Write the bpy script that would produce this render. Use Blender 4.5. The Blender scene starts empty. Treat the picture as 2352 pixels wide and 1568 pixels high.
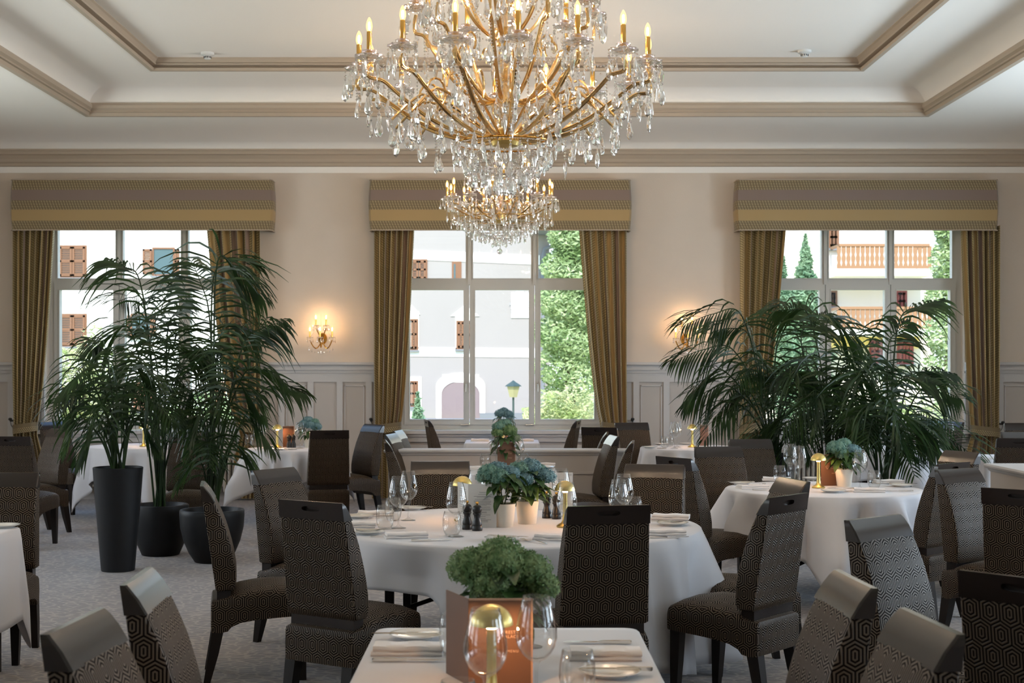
import bpy, math, random
from math import sin, cos, pi, radians, sqrt, atan2
from mathutils import Vector, Matrix
C = bpy.context.scene.collection
S = bpy.context.scene
RND = random.Random(7)

# ------------------------------------------------------------------ camera
F = 3266.7            # focal length in px of the 2352 px wide frame
H0 = 1.6              # eye height
cam = bpy.data.cameras.new('camera')
cam.lens = 50; cam.sensor_width = 36; cam.clip_start = 0.05; cam.clip_end = 500
cam.shift_x = 11/2352; cam.shift_y = 61/2352
cam.dof.use_dof = True; cam.dof.focus_distance = 8.5; cam.dof.aperture_fstop = 6.5
camo = bpy.data.objects.new('camera', cam); C.objects.link(camo)
camo.location = (0, 0, H0); camo.rotation_euler = (pi/2, 0, 0)
S.camera = camo

# ------------------------------------------------------------------ sky, sun, exposure
W = bpy.data.worlds.new('sky'); S.world = W; W.use_nodes = True
wn = W.node_tree; wn.nodes.clear()
wo = wn.nodes.new('ShaderNodeOutputWorld'); wb = wn.nodes.new('ShaderNodeBackground')
wt = wn.nodes.new('ShaderNodeTexCoord'); ws = wn.nodes.new('ShaderNodeSeparateXYZ'); wr = wn.nodes.new('ShaderNodeValToRGB')
wn.links.new(wt.outputs['Generated'], ws.inputs[0]); wn.links.new(ws.outputs['Z'], wr.inputs[0])
e = wr.color_ramp.elements
e[0].position = 0.0; e[0].color = (.86, .93, 1, 1)
e[1].position = 0.65; e[1].color = (.34, .56, 1, 1)
n = e.new(0.22); n.color = (.62, .80, 1, 1)
wn.links.new(wr.outputs[0], wb.inputs[0]); wb.inputs[1].default_value = 2.4
wn.links.new(wb.outputs[0], wo.inputs[0])
sun = bpy.data.lights.new('sun', 'SUN'); sun.energy = 6.5; sun.angle = radians(.6); sun.color = (1, .95, .86)
suno = bpy.data.objects.new('sun', sun); C.objects.link(suno)
suno.location = (-20, -30, 60)
suno.rotation_euler = Vector((.03, 1.0, -1.05)).to_track_quat('-Z', 'Y').to_euler()
vs = S.view_settings
vs.view_transform = 'Standard'; vs.look = 'None'; vs.gamma = 1; vs.use_curve_mapping = False; vs.exposure = 0.5
cy = S.cycles
cy.max_bounces = 9; cy.diffuse_bounces = 5; cy.glossy_bounces = 4; cy.transmission_bounces = 7
cy.transparent_max_bounces = 24; cy.caustics_reflective = False; cy.caustics_refractive = False
cy.use_denoising = True; cy.sample_clamp_indirect = 6

def portal(name, loc, rot, sx, sy):
    l = bpy.data.lights.new(name, 'AREA'); l.shape = 'RECTANGLE'; l.size = sx; l.size_y = sy
    l.cycles.is_portal = True
    o = bpy.data.objects.new(name, l); C.objects.link(o); o.location = loc; o.rotation_euler = rot
def daylight_fill(name, loc, rot, sx, sy, power, col):     # added area lamp mimicking sky and sunlit ground outside a side window
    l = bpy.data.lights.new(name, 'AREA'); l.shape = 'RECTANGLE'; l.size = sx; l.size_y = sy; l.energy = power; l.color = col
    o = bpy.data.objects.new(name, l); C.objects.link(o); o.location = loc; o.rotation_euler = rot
ROOM_X = 7.3; ROOM_Y0 = -5.0; WY = 17.4
SIDE_WIN = [-2.2, 2.6, 7.4, 12.2]           # centres along Y of the windows in the two side walls
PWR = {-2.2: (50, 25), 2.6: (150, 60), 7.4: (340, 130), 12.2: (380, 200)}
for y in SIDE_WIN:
    daylight_fill('daylight_fill_right', (ROOM_X+.95, y, 1.75), (0, radians(116), 0), 2.7, 3.0, PWR[y][0], (.72, .84, 1.0))
    daylight_fill('daylight_fill_left', (-ROOM_X-.95, y, 1.75), (0, -radians(116), 0), 2.7, 3.0, PWR[y][1], (.92, .95, 1.0))
WINX = [-4.383, -.064, 4.325]
for x in WINX:
    portal('daylight_front', (x, WY+.34, 2.2), (-pi/2, 0, 0), 2.6, 2.9)

# ------------------------------------------------------------------ mesh helpers
class MB:
    def __init__(s): s.v = []; s.f = []; s.m = []; s.uv = {}
    def add(s, vs, fs, mi=0):
        b = len(s.v); s.v += [tuple(p) for p in vs]
        for f in fs: s.f.append(tuple(i+b for i in f)); s.m.append(mi)
        return b
    def box(s, a, b, mi=0):
        x0, y0, z0 = a; x1, y1, z1 = b
        s.add([(x0,y0,z0),(x1,y0,z0),(x1,y1,z0),(x0,y1,z0),(x0,y0,z1),(x1,y0,z1),(x1,y1,z1),(x0,y1,z1)],
              [(0,3,2,1),(4,5,6,7),(0,1,5,4),(1,2,6,5),(2,3,7,6),(3,0,4,7)], mi)
    def loft(s, rings, cap=(True, True), mi=0, closed=True):
        n = len(rings[0]); b = len(s.v)
        for r in rings: s.v += [tuple(p) for p in r]
        m = n if closed else n-1
        for i in range(len(rings)-1):
            for j in range(m):
                k = (j+1) % n
                s.f.append((b+i*n+j, b+i*n+k, b+(i+1)*n+k, b+(i+1)*n+j)); s.m.append(mi)
        if cap[0]: s.f.append(tuple(b+j for j in reversed(range(n)))); s.m.append(mi)
        if cap[1]: s.f.append(tuple(b+(len(rings)-1)*n+j for j in range(n))); s.m.append(mi)
        return b
    def lathe(s, prof, n=20, c=(0,0,0), mi=0, cap=(False, False), scal=0, ns=8):
        rings = []
        for r, z in prof:
            rings.append([(c[0]+r*(1+scal*cos(ns*2*pi*i/n))*cos(2*pi*i/n), c[1]+r*(1+scal*cos(ns*2*pi*i/n))*sin(2*pi*i/n), c[2]+z) for i in range(n)])
        s.loft(rings, cap, mi)
    def tube(s, pts, rad, n=6, mi=0, cap=True):
        pts = [Vector(p) for p in pts]
        if not hasattr(rad, '__len__'): rad = [rad]*len(pts)
        t0 = (pts[1]-pts[0]).normalized()
        a = Vector((0,0,1)) if abs(t0.z) < .9 else Vector((1,0,0))
        u = t0.cross(a).normalized(); rings = []
        for i, p in enumerate(pts):
            t = (pts[min(i+1, len(pts)-1)]-pts[max(i-1, 0)]).normalized()
            u = (u - t*u.dot(t)).normalized(); w = t.cross(u)
            rings.append([p+(u*cos(2*pi*k/n)+w*sin(2*pi*k/n))*rad[i] for k in range(n)])
        s.loft(rings, (cap, cap), mi)
    def xf(s, M, start=0):
        for i in range(start, len(s.v)): s.v[i] = tuple(M @ Vector(s.v[i]))
    def build(s, name, mats, parent=None, smooth=False, sharp=40, boxuv=False):
        me = bpy.data.meshes.new(name); me.from_pydata(s.v, [], s.f)
        if not isinstance(mats, (list, tuple)): mats = [mats]
        for m in mats: me.materials.append(m)
        if len(mats) > 1: me.polygons.foreach_set('material_index', s.m)
        if smooth:
            me.polygons.foreach_set('use_smooth', [True]*len(me.polygons))
            me.update()
            if sharp: me.set_sharp_from_angle(angle=radians(sharp))
        if boxuv:
            me.update(); uv = me.uv_layers.new(name='UVMap').data
            for p in me.polygons:
                nn = p.normal; ax = max(range(3), key=lambda k: abs(nn[k]))
                for li in p.loop_indices:
                    c = me.vertices[me.loops[li].vertex_index].co
                    uv[li].uv = (c.y, c.z) if ax == 0 else ((c.x, c.z) if ax == 1 else (c.x, c.y))
        elif s.uv:
            uv = me.uv_layers.new(name='UVMap').data
            for li, lp in enumerate(me.loops): uv[li].uv = s.uv.get(lp.vertex_index, (0, 0))
        me.update()
        o = bpy.data.objects.new(name, me); C.objects.link(o)
        if parent is not None: setp(o, parent)
        return o

KIDS = {}
def setp(o, parent):
    o.parent = parent; KIDS.setdefault(parent.name, []).append(o)
def tag(o, label=None, cat=None, group=None, kind=None):
    if label: o['label'] = label
    if cat: o['category'] = cat
    if group: o['group'] = group
    if kind: o['kind'] = kind
    return o
def thing(name, label, cat, loc=(0,0,0), rz=0, group=None):
    o = bpy.data.objects.new(name, None); C.objects.link(o); o.empty_display_size = .1
    o.location = loc; o.rotation_euler = (0, 0, rz)
    return tag(o, label, cat, group)
def dup(o, loc=None, rz=None, label=None, group=None, parent=None, scale=None):
    c = o.copy(); C.objects.link(c)
    if parent is not None: setp(c, parent)
    if loc is not None: c.location = loc
    if rz is not None: c.rotation_euler = (0, 0, rz)
    if scale is not None: c.scale = scale
    if label: c['label'] = label
    if group: c['group'] = group
    for ch in list(KIDS.get(o.name, [])): dup(ch, parent=c)
    return c
def struct(mb, name, mat, parent=None, label=None, **k):
    o = mb.build(name, mat, parent, **k)
    if parent is None: o['kind'] = 'structure'
    if label: o['label'] = label
    return o
def X(px, d): return (px-1165)*d/F
def Zp(py, d): return H0-(py-845)*d/F
def tabd(py): return .85*F/(py-845)         # distance of a point on a table top seen at row py

# ------------------------------------------------------------------ materials
class NT:
    def __init__(s, m): s.t = m.node_tree
    def n(s, typ, **k):
        x = s.t.nodes.new(typ)
        for a, v in k.items():
            if a.startswith('i_'):
                x.inputs[int(a[2:]) if a[2:].isdigit() else a[2:].replace('_', ' ')].default_value = v
            else: setattr(x, a, v)
        return x
    def l(s, a, b): s.t.links.new(a, b)
    def m(s, op, a, b=None, c=None):
        x = s.t.nodes.new('ShaderNodeMath'); x.operation = op
        for i, v in enumerate((a, b, c)):
            if v is None: continue
            if isinstance(v, (int, float)): x.inputs[i].default_value = v
            else: s.l(v, x.inputs[i])
        return x.outputs[0]
    def mix(s, f, a, b):
        x = s.t.nodes.new('ShaderNodeMix'); x.data_type = 'RGBA'
        if isinstance(f, (int, float)): x.inputs[0].default_value = f
        else: s.l(f, x.inputs[0])
        for i, v in ((6, a), (7, b)):
            if isinstance(v, tuple): x.inputs[i].default_value = (*v, 1) if len(v) == 3 else v
            else: s.l(v, x.inputs[i])
        return x.outputs[2]
def mat(name, col=(.5,.5,.5), rough=.5, metal=0, spec=None, sheen=0, bump=None, vary=None, trans=0, ior=None, coat=0, aniso=None):
    m = bpy.data.materials.new(name); m.use_nodes = True
    b = m.node_tree.nodes['Principled BSDF']
    b.inputs['Base Color'].default_value = (*col, 1); b.inputs['Roughness'].default_value = rough
    b.inputs['Metallic'].default_value = metal
    if spec is not None: b.inputs['Specular IOR Level'].default_value = spec
    if sheen: b.inputs['Sheen Weight'].default_value = sheen; b.inputs['Sheen Roughness'].default_value = .4
    if coat: b.inputs['Coat Weight'].default_value = coat; b.inputs['Coat Roughness'].default_value = .15
    if trans: b.inputs['Transmission Weight'].default_value = trans
    if ior: b.inputs['IOR'].default_value = ior
    t = NT(m)
    co = t.n('ShaderNodeTexCoord').outputs['Object']
    if vary:   # (scale, amount)
        ns = t.n('ShaderNodeTexNoise', i_Scale=vary[0], i_Detail=4.0); t.l(co, ns.inputs['Vector'])
        k = vary[1]
        t.l(t.mix(ns.outputs[0], tuple(c*(1-k) for c in col), tuple(min(1, c*(1+k)) for c in col)), b.inputs['Base Color'])
    if bump:   # (scale, strength, distance)
        ns = t.n('ShaderNodeTexNoise', i_Scale=bump[0], i_Detail=5.0); t.l(co, ns.inputs['Vector'])
        bp = t.n('ShaderNodeBump', i_Strength=bump[1], i_Distance=bump[2]); t.l(ns.outputs[0], bp.inputs['Height'])
        t.l(bp.outputs[0], b.inputs['Normal'])
    return m

M = {}
M['wall'] = mat('cream_wallpaper', (.67,.58,.495), .85, bump=(60,.25,.004), vary=(3,.04))
M['wains'] = mat('greige_panelling', (.50,.455,.42), .55, vary=(2,.03))
M['rail'] = mat('pale_grey_paint', (.56,.54,.53), .5)
M['ceil'] = mat('white_ceiling_plaster', (.91,.875,.83), .9, bump=(90,.1,.002))
M['mould'] = mat('taupe_cornice_paint', (.47,.385,.30), .6)
M['frame'] = mat('off_white_window_paint', (.56,.545,.51), .4)
M['metal'] = mat('brushed_steel', (.6,.6,.6), .3, 1)
M['wood'] = mat('dark_stained_wood', (.016,.010,.008), .22, spec=.4, coat=.22, vary=(40,.3))
M['legwood'] = mat('dark_leg_wood', (.012,.008,.006), .45, spec=.25)
M['white'] = mat('white_plastic', (.75,.75,.74), .4)
M['black'] = mat('black_iron', (.01,.01,.01), .5)
M['pot'] = mat('black_planter_resin', (.007,.008,.010), .5, spec=.3, vary=(20,.3), bump=(200,.15,.001))
M['soil'] = mat('dark_soil', (.03,.017,.009), .95, bump=(60,.8,.02))
M['whitepot'] = mat('cream_ceramic_pot', (.74,.68,.58), .6, bump=(120,.2,.001))
M['china'] = mat('white_china', (.80,.78,.74), .15, coat=.5)
M['linen'] = mat('white_linen_napkin', (.72,.68,.66), .85, sheen=.2, bump=(300,.2,.001))
M['cloth'] = mat('white_tablecloth_damask', (.60,.59,.61), .8, sheen=.2, bump=(9,.25,.006))
M['silver'] = mat('polished_silver', (.80,.76,.70), .14, 1)
M['gold'] = mat('polished_gold', (.86,.50,.13), .16, 1)
M['armgold'] = mat('pale_gilt_glass_arm', (.82,.55,.25), .18, 1)
M['brass'] = mat('satin_brass', (.70,.50,.17), .30, 1)
M['lampgold'] = mat('satin_gold_lamp', (.74,.56,.20), .34, 1)
M['mill'] = mat('black_turned_wood', (.012,.010,.009), .38)
M['paper'] = mat('white_card', (.66,.64,.61), .7)
M['bronze'] = mat('copper_brown_card', (.155,.075,.042), .6)
M['bronzedge'] = mat('pale_copper_card_edge', (.50,.30,.20), .5)
M['ink'] = mat('grey_print', (.10,.10,.10), .7)
M['copperink'] = mat('pale_copper_print', (.75,.48,.34), .4)
M['radiator'] = mat('cream_radiator_enamel', (.55,.52,.48), .35)
M['leg'] = M['legwood']

def leafmat(name, c1, c2, sc=3, rough=.42, transl=.25):
    m = bpy.data.materials.new(name); m.use_nodes = True; t = NT(m)
    b = m.node_tree.nodes['Principled BSDF']; out = m.node_tree.nodes['Material Output']
    co = t.n('ShaderNodeTexCoord').outputs['Object']
    ns = t.n('ShaderNodeTexNoise', i_Scale=sc, i_Detail=3.0); t.l(co, ns.inputs['Vector'])
    cr = t.n('ShaderNodeValToRGB'); cr.color_ramp.elements[0].position = .38; cr.color_ramp.elements[1].position = .62
    cr.color_ramp.elements[0].color = (*c1, 1); cr.color_ramp.elements[1].color = (*c2, 1)
    t.l(ns.outputs[0], cr.inputs[0]); t.l(cr.outputs[0], b.inputs['Base Color']); b.inputs['Roughness'].default_value = rough
    if transl:
        tr = t.n('ShaderNodeBsdfTranslucent'); t.l(cr.outputs[0], tr.inputs[0])
        ms = t.n('ShaderNodeMixShader', i_0=transl); t.l(b.outputs[0], ms.inputs[1]); t.l(tr.outputs[0], ms.inputs[2]); t.l(ms.outputs[0], out.inputs[0])
    return m
M['palm'] = leafmat('palm_leaf_green', (.014,.034,.011), (.038,.078,.020), 4, .38, .35)
M['petiole'] = leafmat('palm_stalk_green', (.03,.05,.018), (.06,.09,.03), 4, .5, 0)
M['hleaf'] = leafmat('hydrangea_leaf_green', (.020,.050,.012), (.06,.13,.03), 20, .45, .2)
M['hblue'] = leafmat('teal_blue_petals', (.14,.26,.29), (.27,.42,.43), 26, .7, .25)
M['hteal'] = leafmat('sea_green_petals', (.13,.27,.22), (.27,.43,.33), 26, .7, .25)
M['hgreen'] = leafmat('leaf_green_petals', (.12,.22,.08), (.28,.38,.17), 26, .7, .25)
M['tree'] = leafmat('larch_foliage', (.22,.32,.12), (.52,.60,.34), 1.6, .7, .35)
M['tree2'] = leafmat('dark_conifer_foliage', (.12,.22,.12), (.30,.42,.26), 1.6, .7, .3)
M['bush'] = leafmat('pale_shrub_foliage', (.30,.38,.12), (.60,.58,.34), 2, .7, .35)
M['trunk'] = mat('brown_bark', (.12,.08,.05), .9)

def clear(name, tint=(1,1,1), rough=0.0, ior=1.45, base=.0):
    # thin clear glass: what is behind shows through, the surface mirrors by Fresnel
    m = bpy.data.materials.new(name); m.use_nodes = True; t = NT(m); m.node_tree.nodes.remove(m.node_tree.nodes['Principled BSDF'])
    out = m.node_tree.nodes['Material Output']
    tr = t.n('ShaderNodeBsdfTransparent'); tr.inputs[0].default_value = (*tint, 1)
    gl = t.n('ShaderNodeBsdfGlossy'); gl.inputs['Roughness'].default_value = rough
    lw = t.n('ShaderNodeLayerWeight'); r0 = ((ior-1)/(ior+1))**2
    f = t.m('ADD', t.m('MULTIPLY', t.m('POWER', lw.outputs['Facing'], 4.5), 1-r0), r0+base)
    ms = t.n('ShaderNodeMixShader'); t.l(f, ms.inputs[0]); t.l(tr.outputs[0], ms.inputs[1]); t.l(gl.outputs[0], ms.inputs[2])
    t.l(ms.outputs[0], out.inputs[0]); return m
M['pane'] = clear('window_glass', (.97,.985,.98), 0, 1.25)
M['glass'] = clear('clear_drinking_glass', (.965,.965,.96), .0, 1.5, .015)
def crystal(name, ior, tf):
    m = bpy.data.materials.new(name); m.use_nodes = True; t = NT(m)
    b = m.node_tree.nodes['Principled BSDF']; out = m.node_tree.nodes['Material Output']
    b.inputs['Base Color'].default_value = (.97,.97,.97,1); b.inputs['Roughness'].default_value = .02
    b.inputs['Transmission Weight'].default_value = 1; b.inputs['IOR'].default_value = ior
    b.inputs['Thin Film Thickness'].default_value = tf; b.inputs['Thin Film IOR'].default_value = 1.9
    tr = t.n('ShaderNodeBsdfTransparent'); tr.inputs[0].default_value = (.96,.95,.93,1)
    gl = t.n('ShaderNodeBsdfGlossy'); gl.inputs['Roughness'].default_value = .05; gl.inputs[0].default_value = (1,.97,.93,1)
    m1 = t.n('ShaderNodeMixShader', i_0=.30); t.l(b.outputs[0], m1.inputs[1]); t.l(tr.outputs[0], m1.inputs[2])
    m2 = t.n('ShaderNodeMixShader', i_0=.22); t.l(m1.outputs[0], m2.inputs[1]); t.l(gl.outputs[0], m2.inputs[2])
    t.l(m2.outputs[0], out.inputs[0]); return m
M['crystal'] = crystal('cut_crystal', 1.6, 420)
M['crystal2'] = crystal('cut_crystal_beads', 1.5, 300)
def emis(name, col, st, mixt=None):
    m = bpy.data.materials.new(name); m.use_nodes = True; t = NT(m); m.node_tree.nodes.remove(m.node_tree.nodes['Principled BSDF'])
    out = m.node_tree.nodes['Material Output']
    em = t.n('ShaderNodeEmission', i_Strength=st); em.inputs[0].default_value = (*col, 1)
    if mixt is None: t.l(em.outputs[0], out.inputs[0])
    else:
        tr = t.n('ShaderNodeBsdfTransparent'); ms = t.n('ShaderNodeMixShader', i_0=mixt)
        t.l(tr.outputs[0], ms.inputs[1]); t.l(em.outputs[0], ms.inputs[2]); t.l(ms.outputs[0], out.inputs[0])
    return m
M['bulbglow'] = emis('warm_candle_bulb_glass', (1, .52, .16), 2.6, .55)
M['filament'] = emis('warm_filament', (1, .72, .47), 2200)
M['filament2'] = emis('warm_sconce_filament', (1, .60, .28), 520)
M['lampglow'] = emis('warm_lamp_light', (1, .50, .20), 380)

def fabric():
    m = bpy.data.materials.new('brown_hexagon_velvet'); m.use_nodes = True; t = NT(m)
    b = m.node_tree.nodes['Principled BSDF']
    uv = t.n('ShaderNodeTexCoord').outputs['UV']; sp = t.n('ShaderNodeSeparateXYZ'); t.l(uv, sp.inputs[0])
    A = .0315; Wd = 2*A; c = .006; sl_ = .55; q_ = sqrt(1+sl_*sl_); P = 2*q_*(A+c)-sl_*A
    def dist(ox, oy):
        fx = t.m('ABSOLUTE', t.m('SUBTRACT', t.m('FLOORED_MODULO', t.m('ADD', sp.outputs[0], ox+A), Wd), A))
        fy = t.m('ABSOLUTE', t.m('SUBTRACT', t.m('FLOORED_MODULO', t.m('ADD', sp.outputs[1], oy+P), 2*P), P))
        sl = t.m('SUBTRACT', t.m('ADD', t.m('MULTIPLY', fx, sl_/q_), t.m('MULTIPLY', fy, 1/q_)), c)
        return t.m('MAXIMUM', fx, sl)
    d = t.m('MINIMUM', dist(0, 0), dist(A, P))
    r = t.m('FRACT', t.m('MULTIPLY', d, 3.0/A))
    q = t.m('ABSOLUTE', t.m('SUBTRACT', r, .5))
    mr = t.n('ShaderNodeMapRange'); mr.inputs[1].default_value = .17; mr.inputs[2].default_value = .29; t.l(q, mr.inputs[0])
    line = mr.outputs[0]
    sq = t.n('ShaderNodeMapRange'); sq.inputs[3].default_value = .55; sq.inputs[4].default_value = .03; t.l(line, sq.inputs[0]); t.l(sq.outputs[0], b.inputs['Specular IOR Level'])
    t.l(t.mix(line, (.088,.057,.032), (.008,.005,.0038)), b.inputs['Base Color'])
    b.inputs['Roughness'].default_value = .5; b.inputs['Sheen Roughness'].default_value = .32
    sw = t.n('ShaderNodeMapRange'); sw.inputs[3].default_value = .16; sw.inputs[4].default_value = .0; t.l(line, sw.inputs[0]); t.l(sw.outputs[0], b.inputs['Sheen Weight'])
    b.inputs['Sheen Tint'].default_value = (.95,.86,.74,1)
    bp = t.n('ShaderNodeBump', i_Strength=.5, i_Distance=.002); bp.invert = True; t.l(line, bp.inputs['Height']); t.l(bp.outputs[0], b.inputs['Normal'])
    return m
M['fabric'] = fabric()

def stripes(name, axis, period, bands, hatch):
    # woven furnishing fabric; bands = [(pos, colour, hatched)], pos in 0..1 of the period along uv axis
    m = bpy.data.materials.new(name); m.use_nodes = True; t = NT(m)
    b = m.node_tree.nodes['Principled BSDF']; b.inputs['Roughness'].default_value = .55
    b.inputs['Sheen Weight'].default_value = .25
    uv = t.n('ShaderNodeTexCoord').outputs['UV']; sp = t.n('ShaderNodeSeparateXYZ'); t.l(uv, sp.inputs[0])
    a, o = (sp.outputs[0], sp.outputs[1]) if axis == 0 else (sp.outputs[1], sp.outputs[0])
    fr = t.m('FRACT', t.m('DIVIDE', a, period))
    cr = t.n('ShaderNodeValToRGB'); cr.color_ramp.interpolation = 'CONSTANT'
    hr = t.n('ShaderNodeValToRGB'); hr.color_ramp.interpolation = 'CONSTANT'
    for r, k in ((cr, 1), (hr, 2)):
        el = r.color_ramp.elements
        while len(el) > 1: el.remove(el[-1])
        for i, bd in enumerate(bands):
            x = el[0] if i == 0 else el.new(bd[0])
            x.position = bd[0]; x.color = (*bd[1], 1) if k == 1 else ((1,1,1,1) if bd[2] else (0,0,0,1))
    t.l(fr, cr.inputs[0]); t.l(fr, hr.inputs[0])
    # small woven leaf marks inside the hatched bands
    u = t.m('FRACT', t.m('DIVIDE', t.m('ADD', o, t.m('MULTIPLY', a, .35)), hatch[0]))
    v = t.m('FRACT', t.m('DIVIDE', a, hatch[1]))
    du = t.m('ABSOLUTE', t.m('SUBTRACT', u, .5)); dv = t.m('ABSOLUTE', t.m('SUBTRACT', v, .5))
    e_ = t.m('LESS_THAN', t.m('ADD', t.m('MULTIPLY', du, 1.3), t.m('MULTIPLY', dv, .75)), .42)
    k = t.m('MULTIPLY', e_, hr.outputs[0])
    t.l(t.mix(k, cr.outputs[0], hatch[2]), b.inputs['Base Color'])
    bp = t.n('ShaderNodeBump', i_Strength=.4, i_Distance=.003); t.l(k, bp.inputs['Height']); t.l(bp.outputs[0], b.inputs['Normal'])
    return m
OL = (.175,.125,.060); GO = (.40,.27,.115); MV = (.225,.160,.130); LT = (.33,.25,.135)
M['pelmet'] = stripes('striped_pelmet_fabric', 1, .62, [(0,OL,1),(.19,GO,0),(.40,OL,1),(.58,MV,0),(.78,OL,1),(.97,(.16,.12,.05),0)], (.033,.030,LT))
M['curtain'] = stripes('striped_curtain_fabric', 0, .58, [(0,(.26,.19,.08),1),(.28,(.16,.12,.06),0),(.34,(.50,.35,.15),0),(.58,(.26,.19,.08),1),(.80,(.30,.21,.165),0),(.96,(.14,.10,.06),0)], (.030,.060,(.52,.42,.22)))
M['tieback'] = stripes('tieback_fabric', 0, .30, [(0,(.13,.09,.04),1),(.5,(.17,.12,.055),0)], (.030,.055,(.40,.31,.15)))

def carpet():
    m = bpy.data.materials.new('patterned_carpet'); m.use_nodes = True; t = NT(m)
    b = m.node_tree.nodes['Principled BSDF']; b.inputs['Roughness'].default_value = .62; b.inputs['Sheen Weight'].default_value = .3; b.inputs['Sheen Tint'].default_value = (.75,.86,1,1)  # bluish sheen tint imitates cool window light reflected on the carpet
    co = t.n('ShaderNodeTexCoord').outputs['Object']
    mp = t.n('ShaderNodeMapping'); mp.inputs['Scale'].default_value = (.85, 1.35, 1); t.l(co, mp.inputs[0])
    wv = t.n('ShaderNodeTexVoronoi', i_Scale=15.0); wv.feature = 'DISTANCE_TO_EDGE'; t.l(mp.outputs[0], wv.inputs['Vector'])
    n1 = t.n('ShaderNodeTexNoise', i_Scale=160.0, i_Detail=3.0); t.l(co, n1.inputs['Vector'])
    n2 = t.n('ShaderNodeTexNoise', i_Scale=1.2, i_Detail=3.0); t.l(co, n2.inputs['Vector'])
    mr = t.n('ShaderNodeMapRange'); mr.inputs[1].default_value = .04; mr.inputs[2].default_value = .13; t.l(wv.outputs['Distance'], mr.inputs[0])
    c1 = t.mix(mr.outputs[0], (.42,.33,.25), (.17,.128,.095))
    c2 = t.mix(t.m('MULTIPLY', n1.outputs[0], .55), c1, (.10,.08,.065))
    c3 = t.mix(t.m('MULTIPLY', n2.outputs[0], .3), c2, (.24,.20,.165))
    t.l(c3, b.inputs['Base Color'])
    bp = t.n('ShaderNodeBump', i_Strength=.6, i_Distance=.006); t.l(n1.outputs[0], bp.inputs['Height']); t.l(bp.outputs[0], b.inputs['Normal'])
    return m
M['carpet'] = carpet()

# ================================================================== ROOM SHELL
def grid_wall(mb, xs, zs, holes, y0, y1, swap=False):
    # wall made of blocks, leaving out the cells listed as holes (i, j)
    for i in range(len(xs)-1):
        for j in range(len(zs)-1):
            if (i, j) in holes: continue
            if swap: mb.box((y0, xs[i], zs[j]), (y1, xs[i+1], zs[j+1]))
            else: mb.box((xs[i], y0, zs[j]), (xs[i+1], y1, zs[j+1]))
mb = MB(); mb.box((-ROOM_X-.5, ROOM_Y0-.5, -.3), (ROOM_X+.5, WY+.4, 0)); struct(mb, 'floor', M['carpet'])
# window wall
OW = 1.27; Z0 = .80; Z1 = 3.78
xs = [-ROOM_X-.4]
for x in WINX: xs += [x-OW, x+OW]
xs.append(ROOM_X+.4)
mb = MB(); grid_wall(mb, xs, [0, Z0, Z1, 5.4], {(1,1),(3,1),(5,1)}, WY, WY+.36); struct(mb, 'wall_front', M['wall'])
# side walls with tall windows
for sx, nm in ((1, 'wall_right'), (-1, 'wall_left')):
    ys = [ROOM_Y0-.4]
    for y in SIDE_WIN: ys += [y-1.5, y+1.5]
    ys.append(WY+.36)
    mb = MB(); a, b_ = sorted((sx*ROOM_X, sx*(ROOM_X+.36)))
    grid_wall(mb, ys, [0, 1.0, 3.7, 5.4], {(1,1),(3,1),(5,1),(7,1)}, a, b_, True); struct(mb, nm, M['wall'])
mb = MB(); mb.box((-ROOM_X-.4, ROOM_Y0-.4, 0), (ROOM_X+.4, ROOM_Y0, 5.4)); struct(mb, 'wall_back', M['wall'])

# ceiling: mitred rings
def ring(mb, prof, mi=0):
    # prof = [(half width x, y far, y near, z)] ordered; strips between successive rectangles
    rs = [[(-x, yn, z), (x, yn, z), (x, yf, z), (-x, yf, z)] for x, yf, yn, z in prof]
    mb.loft(rs, (False, False), mi)
def rp(x, yf, yn, pts):   # profile points as (outward offset, z)
    return [(x+o, yf+o, yn-o, z) for o, z in pts]
RX, RYF, RYN = ROOM_X, WY, ROOM_Y0
ZC1, ZC2, ZC3 = 4.40, 4.703, 4.82
OX, OYF, OYN = 4.65, 15.77, -2.6      # outer coffer edge
IX, IYF, IYN = 3.68, 14.80, -1.6      # inner coffer edge
mb = MB()
cove = [(-.12+0, 4.245)] + [(-.12-.62*sin(a*pi/16), 4.245+(ZC1-4.245)*(1-cos(a*pi/16))) for a in range(1, 9)]
cove = [(-.12-.6*(1-cos(a*pi/20)), 4.24+(ZC1-4.24)*sin(a*pi/20)) for a in range(0, 11)]
ring(mb, rp(RX, RYF, RYN, cove) + [(OX, OYF, OYN, ZC1)])
c2 = [(.0-.02, 4.50)] + [(-.02-.36*(1-cos(a*pi/20)), 4.50+(ZC2-4.50)*sin(a*pi/20)) for a in range(1, 11)]
ring(mb, rp(OX, OYF, OYN, c2) + [(IX, IYF, IYN, ZC2)])
mb.box((-IX-.1, IYN-.1, ZC3), (IX+.1, IYF+.1, ZC3+.05))
mb.box((-ROOM_X-.4, ROOM_Y0-.4, 5.2), (ROOM_X+.4, WY+.36, 5.4))
struct(mb, 'ceiling', M['ceil'], smooth=True, sharp=25)
mb = MB()
ring(mb, rp(RX, RYF, RYN, [(0,4.06),(-.02,4.07),(-.025,4.10),(-.05,4.115),(-.055,4.15),(-.085,4.19),(-.115,4.20),(-.125,4.235),(-.14,4.24),(-.14,4.26),(-.1,4.262)]))
struct(mb, 'trim_1', M['mould'], label='taupe cornice moulding round the top of the walls')
mb = MB()
ring(mb, rp(RX, RYF, RYN, [(0,3.985),(-.012,3.985),(-.012,4.06),(0,4.06)])); struct(mb, 'trim_2', M['ceil'])
mb = MB()
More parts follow.
